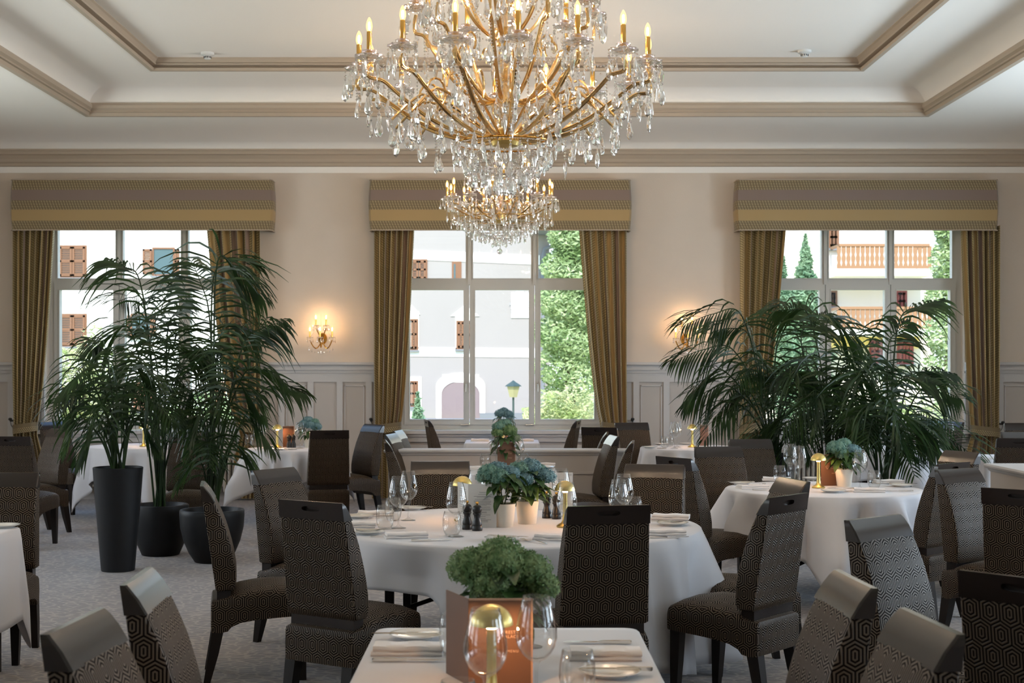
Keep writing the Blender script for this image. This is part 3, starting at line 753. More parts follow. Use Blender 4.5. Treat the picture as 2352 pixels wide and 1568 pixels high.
# street lantern
o = thing('street_lantern', 'green street lantern on a pole outside the middle window', 'street lamp', (X(1179,50), 50, GZ))
k = 50/F; zt = Zp(878, 50)-GZ; zb = Zp(912, 50)-GZ
m = MB(); m.lathe([(.06,0),(.06,.3),(.04,.35),(.035,zb)], 10, cap=(True, True)); m.build('pole', mat('green_painted_iron', (.025,.045,.04), .5), o, smooth=True)
m = MB(); m.lathe([(.13,zb),(.22,zt-.14)], 4, cap=(True, False)); m.build('lantern_glass', mat('yellowed_lantern_glass', (.34,.30,.17), .3), o)
m = MB(); m.lathe([(.30,zt-.14),(.26,zt-.10),(.08,zt+.02),(.03,zt+.06),(0,zt+.08)], 4, cap=(True, False)); m.build('lantern_roof', bpy.data.materials['green_painted_iron'], o)

# ================================================================== CHAIRS
# local frame: origin on the floor below the top rail, sitter looks along +Y
def lerp(a, b, t): return a+(b-a)*t
def interp(tab, z):
    for (z0, v0), (z1, v1) in zip(tab, tab[1:]):
        if z <= z1: return lerp(v0, v1, max(0, (z-z0)/(z1-z0)))
    return tab[-1][1]
REAR = lambda z: .078*(1-z)/.54
FRONT = [(.46,.165),(.50,.176),(.56,.178),(.64,.166),(.72,.147),(.80,.122),(.87,.094),(.92,.070),(.96,.046),(.985,.026),(1.0,.012)]
HALF = lambda z: lerp(.205, .186, (z-.46)/.54)
def backring(z, infl=0, rr=.012):
    w = HALF(z)+infl; r = REAR(z)-infl*.5; f = interp(FRONT, z)+infl*.5; q = min(rr, (f-r)*.4)
    return [(-w+q*.4, r, z), (w-q*.4, r, z), (w, r+q*.4, z), (w, f-q, z), (w-q*.5, f-q*.25, z), (w-q*1.6, f, z), (w*.5, f+.004, z), (-w*.5, f+.004, z), (-w+q*1.6, f, z), (-w+q*.5, f-q*.25, z), (-w, f-q, z), (-w, r+q*.4, z)]
def make_chair():
    t = thing('dining_chair', '', 'chair')
    # upholstered back
    m = MB(); zs = [.467,.475,.50,.53,.57,.61,.65,.70,.75,.80,.85,.89,.922]
    m.loft([backring(z, -.010 if i == 0 else 0) for i, z in enumerate(zs)]); m.build('backrest', M['fabric'], t, smooth=True, sharp=35, boxuv=True)
    # dark wooden top rail with a hand slot cut into its rear face
    m = MB(); zs = [.918,.93,.945,.96,.972,.984,.993,1.0]; rings = []
    for z in zs:
        w = HALF(z)+.002; r = REAR(z)-.003; f = interp(FRONT, z)+.003
        if z > .985: w -= (z-.985)*.3
        rings.append([(-w, r, z), (w, r, z), (w, f-.006, z), (w-.006, f, z), (-w+.006, f, z), (-w, f-.006, z)])
    b0 = len(m.v); n = 6
    for rg in rings: m.v += rg
    for i in range(len(rings)-1):
        for j in range(1, n): k = (j+1) % n; m.f.append((b0+i*n+j, b0+i*n+k, b0+(i+1)*n+k, b0+(i+1)*n+j)); m.m.append(0)
    m.f.append(tuple(b0+j for j in reversed(range(n)))); m.m.append(0); m.f.append(tuple(b0+(len(rings)-1)*n+j for j in range(n))); m.m.append(0)
    N = 24; wz = (.918+1.0)/2; outr, inr, deep = [], [], []
    for k in range(N):
        a = 2*pi*k/N; ca, sa = cos(a), sin(a); s_ = 1/max(abs(ca), abs(sa))
        z = wz+sa*s_*.041; x = ca*s_*(HALF(z)+.002)
        if abs(abs(sa*s_)-1) < .01: pass
        outr.append((x, REAR(z)-.003, z))
        e_ = .5; xi = (abs(ca)**.55)*(1 if ca >= 0 else -1)*.052; zi = .966+(abs(sa)**.8)*(1 if sa >= 0 else -1)*.0115
        inr.append((xi, REAR(zi)-.003, zi)); deep.append((xi*.98, REAR(zi)+.016, zi))
    m.loft([outr, inr, deep], (False, True)); m.build('top_rail', M['wood'], t, smooth=True, sharp=28)
    # exposed wooden back support
    m = MB(); w = .185; m.box((-w, .082, .40), (w, .150, .475)); m.build('back_support', M['wood'], t)
    # seat with a skirt that drops at the back corners
    m = MB(); rings = []
    st = [(.052,.190,.405,.262,0),(.058,.198,.418,.258,.0),(.10,.205,.425,.256,.004),(.135,.208,.430,.262,.012),(.155,.210,.440,.285,.02),(.20,.213,.448,.305,.028),(.28,.217,.456,.318,.034),(.36,.221,.460,.325,.036),(.44,.224,.460,.330,.034),(.50,.225,.456,.334,.026),(.535,.222,.446,.336,.014),(.545,.214,.435,.342,.0)]
    for y, w, zt, zb, cr in st:
        rings.append([(-w, y, zb), (w, y, zb), (w+.002, y, (zb+zt)/2), (w, y, zt-.022), (w-.006, y, zt-.006), (w-.024, y, zt+cr*.2), (w*.6, y, zt+cr*.75), (0, y, zt+cr), (-w*.6, y, zt+cr*.75), (-w+.024, y, zt+cr*.2), (-w+.006, y, zt-.006), (-w, y, zt-.022), (-w-.002, y, (zb+zt)/2)])
    m.loft(rings); m.build('seat', M['fabric'], t, smooth=True, sharp=40, boxuv=True)
    def leg(x, y0, y1, zt, w0, w1, dx):
        m = MB(); R0, R1 = w0/2, w1/2
        m.loft([[(x-R0, y0-R0, zt), (x+R0, y0-R0, zt), (x+R0, y0+R0, zt), (x-R0, y0+R0, zt)], [(x+dx*.5-R0*.85, (y0*.55+y1*.45)-R0*.85, zt*.5), (x+dx*.5+R0*.85, (y0*.55+y1*.45)-R0*.85, zt*.5), (x+dx*.5+R0*.85, (y0*.55+y1*.45)+R0*.85, zt*.5), (x+dx*.5-R0*.85, (y0*.55+y1*.45)+R0*.85, zt*.5)],
                [(x+dx-R1, y1-R1, 0), (x+dx+R1, y1-R1, 0), (x+dx+R1, y1+R1, 0), (x+dx-R1, y1+R1, 0)]][::-1])
        m.build('leg', M['leg'], t)
    for s_ in (-1, 1):
        leg(s_*.168, .092, .032, .30, .062, .034, s_*.004)
        leg(s_*.188, .500, .515, .36, .056, .034, s_*.002)
    return t
CHAIR = make_chair(); _first = [True]
def chair(px, py, face, label, group=None, zt=1.0, dy=0):
    # px, py: where the middle of the top rail shows; face: degrees clockwise from looking away
    d = (H0-zt)*F/(py-845)+dy
    x, y = X(px, d), d
    if _first[0]: o = CHAIR; _first[0] = False; o.location = (x, y, 0); o.rotation_euler = (0, 0, radians(-face)); o['label'] = label
    else: o = dup(CHAIR, (x, y, 0), radians(-face), label)
    if group: o['group'] = group
    elif 'group' in o: del o['group']
    return o
G0 = 'chairs round the large round table'; G1 = 'chairs at the nearest rectangular table'; G2 = 'chairs round the table in front of the right palms'
G3 = 'chairs by the window tables'; G4 = 'chairs in the right part of the room'; G5 = 'chairs in the left part of the room'
# nearest rectangular table
chair(166, 1424, 94, 'brown patterned dining chair in the bottom left corner, cut off by the frame', G1)
chair(310, 1322, 87, 'brown patterned dining chair standing just behind the one in the bottom left corner', G1)
chair(1968, 1328, -93, 'brown patterned dining chair, farther of two on the right side of the nearest table', G1)
chair(2143, 1424, -95, 'brown patterned dining chair cut off at the bottom edge, near the right corner', G1)
# large round table
chair(462, 1110, 79, 'dining chair seen side-on, between the black planter bowl and the large round table', G0)
chair(712, 1151, 33, 'dark dining chair seen from behind at the left front of the large round table', G0)
chair(1399, 1161, -12, 'dining chair pushed up to the front of the large round table, back towards the viewer', G0)
chair(1813, 1137, -50, 'silvery-backed dining chair with a hand slot, right front of the large round table', G0)
chair(1826, 1100, -103, 'dining chair with blue shine on its rail, tucked behind the silvery-backed one', G0)
chair(626, 1076, 122, 'olive-gold patterned dining chair between the palms and the dark chair', G0)
chair(1011, 1059, 176, 'dining chair facing the viewer behind the wine glasses of the large round table', G0)
chair(1505, 1066, 196, 'dining chair facing the viewer at the far right of the large round table', G0)
# right round table
chair(1546, 1050, 58, 'dining chair with a hand slot, left of the round table before the right palms', G2)
chair(1648, 1025, 168, 'tall dining chair facing the viewer just left of the right-hand palm planter', G2)
chair(2192, 1063, -42, 'brown dining chair directly behind the silvery one on the right, rail and side showing', G2)
chair(2212, 1036, -112, 'dining chair below the palms, farthest of the three overlapping on the right', G2)
# right side
chair(2004, 1187, 139, 'dining chair with a wide blue-green shining rail, alone in front of the right round table', G4)
chair(2195, 1076, 146, 'silvery patterned dining chair with light catching its whole front, on the right', G4)
chair(2338, 1124, 42, 'dark dining chair back cut by the right edge, upper of two', G4)
chair(2336, 1324, 48, 'dark dining chair back cut by the right edge, lower of two', G4)
chair(2345, 971, 180, 'dining chair with pale blue rail farthest back at the right edge', G4)
chair(2344, 992, 178, 'dining chair between the blue-railed one and the slotted one at the right edge', G4)
chair(2342, 1006, 8, 'dining chair with a hand slot near the gathered curtain at the right edge', G4)
chair(2189, 968, -112, 'pale blue-grey dining chair below the right end of the right window', G4)
# far tables
chair(861, 974, -128, 'grey patterned dining chair against the panelling, left of the middle curtain', G3)
chair(757, 988, -14, 'dining chair with slotted back, right side of the far left round table', G3)
chair(882, 1011, 84, 'side-on dining chair at the left end of the low partition', G3)
chair(1456, 1013, -84, 'side-on dining chair at the right end of the low partition', G3)
chair(894, 996, 100, 'dining chair with light green rail peeking over the left end of the partition', G3)
chair(911, 988, 97, 'dining chair with white shining rail just behind the light green one', G3)
chair(978, 963, 80, 'side-on dining chair behind the partition, below the left pane of the middle window', G3)
chair(1330, 965, -80, 'side-on dining chair behind the partition, below the right pane of the middle window', G3)
chair(1376, 981, 20, 'dining chair with a hand slot seen just over the right part of the partition', G3)
chair(1397, 993, -86, 'side-on dining chair over the partition, between the slotted one and the white-edged one', G3)
chair(1413, 1000, -97, 'dining chair with white shining rail over the right end of the partition', G3)
chair(1450, 970, 172, 'dining chair with dark rail facing the viewer, right of the middle curtain', G3)
# left side
chair(118, 963, 118, 'dining chair with a pale rail in front of the left window, touching the curtain', G5, dy=-.7)
chair(143, 985, -140, 'brown patterned dining chair standing in front of the radiator on the left', G5)
chair(22, 1002, 6, 'dining chair with hand slot cut by the left edge, the farther of two', G5)
chair(15, 1085, 176, 'gold patterned dining chair cut by the left edge, behind the white tablecloth', G5)
chair(436, 992, 172, 'brown dining chair half hidden by palm stems left of the far round table', G5)
chair(1722, 1008, 170, 'grey-violet dining chair behind the right palms, beside the black planter', G3)

# ================================================================== TABLES AND CLOTHS
def outline(shape, n=144):
    if shape[0] == 'round':
        r = shape[1]; return [(r*cos(2*pi*i/n), r*sin(2*pi*i/n), cos(2*pi*i/n), sin(2*pi*i/n)) for i in range(n)]
    hx, hy, q = shape[1:]; out = []; per = 2*(2*hx+2*hy-4*q)+2*pi*q
    segs_ = [((hx-q, hy-q), 0), ((-hx+q, hy-q), pi/2), ((-hx+q, -hy+q), pi), ((hx-q, -hy+q), 3*pi/2)]
    for (cx_, cy_), a0 in segs_:
        for k in range(9): a = a0+pi/2*k/8; out.append((cx_+q*cos(a), cy_+q*sin(a), cos(a), sin(a)))
    res = []
    for i, p in enumerate(out):
        res.append(p); nx = out[(i+1) % len(out)]
        L = math.dist(p[:2], nx[:2]); k = int(L/.045)
        for j in range(1, k): t = j/k; res.append((lerp(p[0],nx[0],t), lerp(p[1],nx[1],t), p[2], p[3]))
    return res
def tablecloth(shape, s, rot, loc, label, group, zt=.75, amp=1.0, seed=0, Ltab=None, floorlim=.02):
    o = MB(); R_ = random.Random(seed); ol = outline(shape); n = len(ol); ph = [R_.random()*6 for _ in range(5)]
    rings = []; rm = rings
    def pt(i, rad=0, z=0, sc=None): pass
    for f in (.25, .5, .75, .95): rings.append([(p[0]*f, p[1]*f, zt) for p in ol])
    rings.append([(p[0], p[1], zt-.0005) for p in ol])
    rings.append([(p[0]+p[2]*.006, p[1]+p[3]*.006, zt-.005) for p in ol])
    Ls = []
    for p in ol:
        if shape[0] == 'round':
            a = atan2(p[1], p[0])-rot; r = shape[1]; L = s/max(abs(cos(a)), abs(sin(a)))-r
            if Ltab: L = interp(Ltab, math.degrees(atan2(p[1], p[0])))
        else:
            L = s*(1+.35*abs(2*p[2]*p[3]))
        Ls.append(L)
    NV = 12
    for j in range(1, NV+1):
        t = j/NV; rg = []
        for i, p in enumerate(ol):
            L = Ls[i]; a = 2*pi*i/n; c = (L-min(Ls))/max(.01, max(Ls)-min(Ls)) if max(Ls) > min(Ls)+.01 else 0
            if shape[0] == 'round':
                b_ = (atan2(p[1], p[0])-rot) % (pi/2); dc = b_-pi/4          # distance to the nearest corner
                fold = .052*((1-abs(sin(5.5*a+ph[0])))**1.6-.35)+.034*((1-abs(sin(9*a+ph[1])))**1.4-.3)+.012*sin(3*a+ph[2])
                fold += .075*math.exp(-(dc/.13)**2)-.035*math.exp(-((abs(dc)-.27)/.09)**2)
            else:
                corner = abs(2*p[2]*p[3]); q_ = (p[0]*1.3+p[1])*9
                fold = .010*sin(q_+ph[0])+.05*corner
            fold *= amp
            dep = t*L; rad = .010+fold*1.15*min(1, t*1.6)*min(1, L/.28)+.03*t*amp
            z = zt-.006-dep*(1-.04*t)
            z = max(floorlim, z)
            rg.append((p[0]+p[2]*rad, p[1]+p[3]*rad, z))
        rings.append(rg)
    o.loft(rings, (True, False))
    ob = o.build('tablecloth', M['cloth'], None, smooth=True, sharp=75)
    sol = ob.modifiers.new('thickness', 'SOLIDIFY'); sol.thickness = .0015; sol.offset = -1
    ob.location = loc
    return tag(ob, label, 'tablecloth', group)
def table(shape, loc, label, group, kind='round'):
    t = thing('dining_table' if kind != 'round' else 'round_table', label, 'table', loc, 0, group)
    m = MB()
    ol = outline(shape)
    m.loft([[(p[0]*.985, p[1]*.985, z) for p in ol] for z in (.716, .742)]); m.build('tabletop', M['leg'], t)
    ex, ey = (shape[1]*.62, shape[1]*.62) if shape[0] == 'round' else (shape[1]-.09, shape[2]-.12)
    for sx in (-1, 1):
        for sy in (-1, 1):
            m = MB(); m.loft([[(sx*ex-.022, sy*ey-.022, z), (sx*ex+.022, sy*ey-.022, z), (sx*ex+.022, sy*ey+.022, z), (sx*ex-.022, sy*ey+.022, z)] for z in (0, .716)]); m.build('leg', M['leg'], t)
    for sy in (-1, 1): m = MB(); m.tube([(-ex, sy*ey, .20), (ex, sy*ey, .62)], .014, 6); m.build('brace', M['leg'], t)
    return t
GT = 'dining tables'; GC = 'white tablecloths'
CT = (.035, 7.69, 0)      # centre of the large round table
RT = (2.227, 10.0, 0)
LT_ = (-3.05, 7.12, 0)
FT = (0, 3.70, 0)
MT = (.0, 11.75, 0)
WT = (-.06, 16.45, 0)
FL = (-2.23, 15.0, 0)
FR = (1.98, 15.2, 0)
VL = (-3.95, 15.5, 0)
VR = (4.1, 15.2, 0)
TR = (3.55, 7.15, 0)
BR = (2.45, 4.6, 0)
CR_ = (4.75, 13.6, 0)
R12 = radians
table(('round', 1.0), CT, 'large round table under a white cloth, dark legs and brace showing below', GT)
tablecloth(('round', 1.0), 1.2, R12(-8-45), CT, 'white tablecloth hanging off the large round table in the middle', GC, amp=1.6, seed=1, Ltab=[(-180,.46),(-163,.40),(-150,.27),(-138,.22),(-112,.25),(-109,.30),(-106,.56),(-95,.64),(-70,.55),(-45,.66),(-28,.72),(-5,.70),(15,.50),(40,.30),(70,.60),(95,.66),(130,.24),(160,.32),(180,.46)])
table(('round', .68), RT, 'round table under the white cloth in front of the right palms', GT)
tablecloth(('round', .68), .98, R12(-98-45), RT, 'white tablecloth with a pointed corner hanging low, in front of the right palms', GC, amp=2.0, seed=2)
table(('rect', .45, .48, .04), LT_, 'table under the white cloth cut off by the left edge', GT, 'rect')
tablecloth(('rect', .45, .48, .04), .50, 0, LT_, 'white tablecloth cut off by the left edge', GC, amp=.8, seed=3)
table(('rect', .42, .95, .05), FT, 'nearest rectangular table, under the white cloth at the bottom', GT, 'rect')
tablecloth(('rect', .42, .95, .045), .35, 0, FT, 'white tablecloth on the nearest table at the bottom of the picture', GC, amp=.6, seed=4)
table(('rect', .40, .42, .04), MT, 'small table before the partition, behind the hydrangeas', GT, 'rect')
tablecloth(('rect', .40, .42, .04), .35, 0, MT, 'white tablecloth on the small table before the partition, behind the hydrangeas', GC, amp=.6, seed=5)
table(('rect', .42, .40, .04), WT, 'small table under the middle window behind the partition', GT, 'rect')
tablecloth(('rect', .42, .40, .04), .45, 0, WT, 'white tablecloth on the small table under the middle window', GC, amp=.6, seed=6)
table(('round', .52), FL, 'far round table between the left palms and the panelled wall', GT)
tablecloth(('round', .52), .80, R12(-60-45), FL, 'white tablecloth on the far round table right of the left palms', GC, amp=1.7, seed=7)
table(('round', .55), FR, 'far round table left of the right palms, beside the dark-railed chair', GT)
tablecloth(('round', .55), .82, R12(-70-45), FR, 'white tablecloth on the far round table left of the right palms', GC, amp=1.7, seed=8)
table(('round', .62), VL, 'round table in front of the radiator, behind the tall planter', GT)
tablecloth(('round', .62), .95, R12(200-45), VL, 'white tablecloth hanging in a point behind the tall black planter', GC, amp=1.0, seed=9)
table(('round', .6), VR, 'round table hidden behind the right palms under the right window', GT)
tablecloth(('round', .6), .92, R12(-80-45), VR, 'white tablecloth glimpsed behind the right palm stems', GC, amp=1.0, seed=10)
table(('rect', .45, .45, .04), TR, 'table at the right edge behind the dark chair back', GT, 'rect')
tablecloth(('rect', .45, .45, .04), .4, 0, TR, 'white tablecloth at the right edge behind the dark chair back', GC, amp=.6, seed=11)
table(('rect', .45, .45, .04), BR, 'table beyond the lower right edge', GT, 'rect')
tablecloth(('rect', .45, .45, .04), .5, 0, BR, 'white tablecloth sliver beside the lower dark chair at the right edge', GC, amp=.6, seed=12)
table(('rect', .30, .40, .04), CR_, 'table behind the service counter at the right', GT, 'rect')
tablecloth(('rect', .30, .40, .04), .45, 0, CR_, 'bluish white tablecloth between the counter and the far right chairs', GC, amp=.6, seed=13)

# low partitions
def partition(x0, x1, y0, y1, h, label, name='partition'):
    o = thing(name, label, 'partition', ((x0+x1)/2, (y0+y1)/2, 0)); w = (x1-x0)/2; q = (y1-y0)/2
    m = MB(); m.box((-w, -q, 0), (w, q, h-.035)); m.build('panel_body', M['wains'], o)
    m = MB(); pr = [(.0,-.06),(.012,-.05),(.018,-.035),(.035,-.028),(.040,-.014),(.032,0)]
    m.loft([[(-w-a, -q-a, h+z), (w+a, -q-a, h+z), (w+a, q+a, h+z), (-w-a, q+a, h+z)] for a, z in pr], (True, True)); m.build('cap_rail', M['rail'], o)
    m = MB(); m.box((-w-.012, -q-.012, 0), (w+.012, q+.012, .14)); m.build('plinth', M['wains'], o)
    n = max(1, round(2*w/.75)); wd = 2*w/n
    for i in range(n):
        a, b_ = -w+wd*i+.11, -w+wd*(i+1)-.11
        m = MB(); z0, z1 = .26, h-.20
        for u0, v0, u1, v1 in ((a, z0, a+.025, z1), (b_-.025, z0, b_, z1), (a, z0, b_, z0+.025), (a, z1-.025, b_, z1)): m.box((u0, -q-.014, v0), (u1, -q, v1))
        m.build('panel_moulding', M['wains'], o)
    return o
partition(X(893,13), X(1437,13), 12.93, 13.07, .862, 'low grey panelled partition across the middle of the room')
partition(3.72, 5.6, 9.6, 10.95, .865, 'low grey counter at the right edge behind the chairs', 'service_counter')

# ================================================================== TABLEWARE
_P = {}
def proto(key, fn):
    if key not in _P: _P[key] = fn(); return _P[key], True
    return _P[key], False
def put(key, fn, loc, rz, label, group):
    o, fresh = proto(key, fn)
    if fresh: o.location = loc; o.rotation_euler = (0, 0, rz); tag(o, label, None, group)
    else: o = dup(o, loc, rz, label, group)
    return o
TZ = .7515
def mk_wine():
    t = thing('wine_glass', '', 'wine glass')
    m = MB(); m.lathe([(.012,.112),(.024,.118),(.038,.132),(.048,.150),(.053,.170),(.052,.192),(.047,.220),(.040,.250),(.0345,.275),(.0335,.2755),(.039,.250),(.046,.220),(.051,.192),(.052,.170),(.047,.151),(.037,.134),(.022,.121),(0,.118)], 28); m.build('bowl', M['glass'], t, smooth=True, sharp=0)
    m = MB(); m.lathe([(0,.0),(.040,.0),(.041,.0015),(.030,.004),(.012,.010),(.0055,.020),(.0042,.045),(.0042,.085),(.006,.103),(.012,.112),(0,.118)], 24); m.build('stem', M['glass'], t, smooth=True, sharp=0)
    return t
def mk_tumbler():
    t = thing('water_glass', '', 'glass')
    m = MB(); m.lathe([(0,.003),(.024,.0),(.033,.004),(.043,.025),(.048,.055),(.046,.09),(.039,.125),(.038,.1255),(.045,.09),(.047,.055),(.042,.026),(.032,.008),(0,.007)], 28); m.build('glass_wall', M['glass'], t, smooth=True, sharp=0)
    return t
def mk_lamp():
    t = thing('table_lamp', '', 'table lamp')
    m = MB(); m.lathe([(0,0),(.044,0),(.046,.003),(.046,.009),(.038,.015),(.022,.024),(.015,.038),(.0125,.07),(.012,.19),(.012,.197)], 28); m.build('base', M['lampgold'], t, smooth=True, sharp=35)
    m = MB(); m.lathe([(.012,.186),(.0135,.187),(.0135,.203),(0,.203)], 20); m.build('light_source', M['lampglow'], t, smooth=True)
    m = MB(); pr = [(.055*cos(a*pi/24), .196+.052*sin(a*pi/24)) for a in range(0, 13)]
    m.lathe([(.0535,.196)]+pr+[(0,.248)], 32); m.lathe([(.0535,.196)]+[(.0535*cos(a*pi/24), .196+.050*sin(a*pi/24)) for a in range(0, 12)]+[(0,.246)], 32); m.build('lamp_shade', M['lampgold'], t, smooth=True, sharp=40)
    return t
def mk_mill():
    t = thing('pepper_mill', '', 'pepper mill')
    m = MB(); m.lathe([(0,0),(.026,0),(.027,.004),(.027,.022),(.0245,.026),(.026,.032),(.024,.044),(.0185,.058),(.0165,.070),(.018,.080),(.0225,.086),(.0225,.092),(.019,.095)], 24); m.build('body', M['mill'], t, smooth=True, sharp=35)
    m = MB(); m.lathe([(.019,.095),(.0215,.098),(.0245,.107),(.0245,.118),(.020,.128),(.010,.134),(0,.135)], 24); m.build('cap', M['mill'], t, smooth=True, sharp=35)
    m = MB(); m.lathe([(.004,.134),(.005,.139),(.0085,.142),(.009,.147),(.006,.151),(0,.152)], 16); m.build('finial', M['gold'], t, smooth=True)
    return t
def mk_plate():
    t = thing('bread_plate', '', 'plate')
    m = MB(); m.lathe([(0,.004),(.045,.004),(.058,.007),(.078,.013),(.086,.017),(.0865,.0185),(.078,.016),(.058,.010),(.045,.0065),(0,.0065)][::-1], 40); m.lathe([(0,0),(.048,0),(.05,.005)], 30); m.build('dish', M['china'], t, smooth=True, sharp=0)
    return t
def mk_knife():
    t = thing('knife', '', 'knife')
    m = MB(); m.loft([[(x, y-h, .006-w_), (x, y+h, .006-w_), (x, y+h, .006+w_), (x, y-h, .006+w_)] for x, y, h, w_ in ((-.105,0,.004,.003),(-.10,0,.008,.005),(-.06,0,.0065,.0045),(-.02,0,.005,.004),(-.005,0,.004,.003))]); m.build('handle', M['silver'], t, smooth=True, sharp=50)
    m = MB(); m.loft([[(x, y-h, .006-.0008), (x, y+h, .006-.0008), (x, y+h, .006+.0008), (x, y-h, .006+.0008)] for x, y, h in ((-.005,0,.004),(.005,.001,.008),(.06,.001,.009),(.09,.003,.006),(.105,.006,.001))]); m.build('blade', M['silver'], t, smooth=True, sharp=30)
    return t
def mk_fork():
    t = thing('fork', '', 'fork')
    m = MB(); m.loft([[(x, -h, z), (x, h, z), (x, h, z+.002), (x, -h, z+.002)] for x, h, z in ((-.095,.003,.002),(-.09,.008,.002),(-.05,.005,.006),(0,.003,.011),(.03,.0035,.008),(.045,.010,.004),(.058,.011,.003))]); m.build('handle', M['silver'], t, smooth=True, sharp=50)
    m = MB()
    for k in range(4):
        y = (k-1.5)*.0066; m.loft([[(x, y-.0016, z), (x, y+.0016, z), (x, y+.0014, z+.0018), (x, y-.0014, z+.0018)] for x, z in ((.057,.003),(.075,.004),(.098,.011))])
    m.build('tines', M['silver'], t)
    return t
def mk_napkin():
    t = thing('folded_napkin', '', 'napkin')
    m = MB()
    for lx, ly, z0, h, dx in ((.105,.058,0,.012,0),(.103,.050,.0125,.014,.004)):
        rings = []
        for k in range(13):
            x = -lx+2*lx*k/12; w = ly*(1-.02*sin(k*1.1)); hh = h*(1+.14*sin(k*.9+z0*99))
            rings.append([(x+dx, -w, z0+hh*.5), (x+dx, -w+.004, z0), (x+dx, w-.004, z0), (x+dx, w, z0+hh*.5), (x+dx, w-.006, z0+hh), (x+dx, 0, z0+hh*.85), (x+dx, -w+.006, z0+hh)])
        m.loft(rings)
    m.build('linen_folds', M['linen'], t, smooth=True, sharp=50)
    return t
def item(kind, px, py, label, group, rz=0, y=None, zoff=0, top=None, z=TZ):
    # px, py = where the foot of the item shows on the table top; or y = distance, py ignored
    d = y if y else tabd(py)
    if top: d = (H0-TZ-top)*F/(py-845)
    fn = {'wine': mk_wine, 'tumbler': mk_tumbler, 'lamp': mk_lamp, 'mill': mk_mill, 'plate': mk_plate, 'knife': mk_knife, 'fork': mk_fork, 'napkin': mk_napkin}[kind]
    return put(kind, fn, (X(px, d), d, z+zoff), radians(rz), label, group)

def menu(px, d, rz, label, mt='bronze', w=.15, h=.225, ang=60, txt=True, group='menu cards', left=True):
    o = thing('menu_card', label, 'menu', (X(px, d), d, TZ), radians(rz), group)
    # spine at the origin; front leaf to +x, the second leaf folds back
    m = MB(); m.box((0, -.0015, 0), (w, .0015, h)); m.build('front_leaf', M[mt], o)
    m = MB(); m.box((-w, -.0015, 0), (0, .0015, h)); q = m.build('back_leaf', M[mt], o); q.rotation_euler = (0, 0, radians(-ang))
    if mt == 'bronze':
        m = MB()
        for b_ in (((0, -.0025, h-.004), (w, .0025, h+.001)), ((w-.004, -.0025, 0), (w+.001, .0025, h+.001))): m.box(*b_)
        m.build('edge_trim', M['bronzedge'], o)
        if txt:
            text('CRESTA\nPALACE', .0115, 'copperink', o, (w*.52, -.0022, h*.60), align='LEFT', sp=1.15)
            text('MENU', .0095, 'copperink', o, (w*.60, -.0022, h*.385), align='LEFT', sp=1.3)
            e_ = MB(); e_.box((w*.475, -.0022, h*.535), (w*.482, -.0016, h*.645)); cx_, cz = w*.35, h*.59
            pts = [(-.014,.006),(-.009,.013),(.009,.013),(.014,.006),(0,-.014)]
            for i in range(5):
                a, b_ = pts[i], pts[(i+1) % 5]; e_.tube([(cx_+a[0], -.002, cz+a[1]), (cx_+b_[0], -.002, cz+b_[1])], .0006, 4)
            for a, b_ in (((-.014,.006),(.014,.006)), ((-.006,.006),(0,-.014)), ((.006,.006),(0,-.014))): e_.tube([(cx_+a[0], -.002, cz+a[1]), (cx_+b_[0], -.002, cz+b_[1])], .0006, 4)
            e_.build('emblem', M['copperink'], o)
    elif txt:
        text('CRESTA\nPALACE', .006, 'ink', o, (w*.80, -.0022, h*.945), align='LEFT')
        text('Restaurant', .0075, 'ink', o, (w*.5, -.0022, h*.80))
        R_ = random.Random(3); e_ = MB()
        for leafk in range(1):
            z = h*.76
            while z > h*.12:
                L = w*R_.choice((.22,.3,.4,.55,.62)); e_.box((w*.5-L/2, -.0021, z), (w*.5+L/2, -.0016, z+.0014)); z -= R_.choice((.0055,.0055,.010))
        e_.build('printed_lines', M['ink'], o)
        e_ = MB(); z = h*.86
        while z > h*.14:
            L = w*R_.choice((.3,.4,.55,.62)); e_.box((-w*.5-L/2, -.0021, z), (-w*.5+L/2, -.0016, z+.0014)); z -= R_.choice((.0055,.007,.012))
        q2 = e_.build('printed_lines', M['ink'], o); q2.rotation_euler = (0, 0, radians(-ang))
    return o

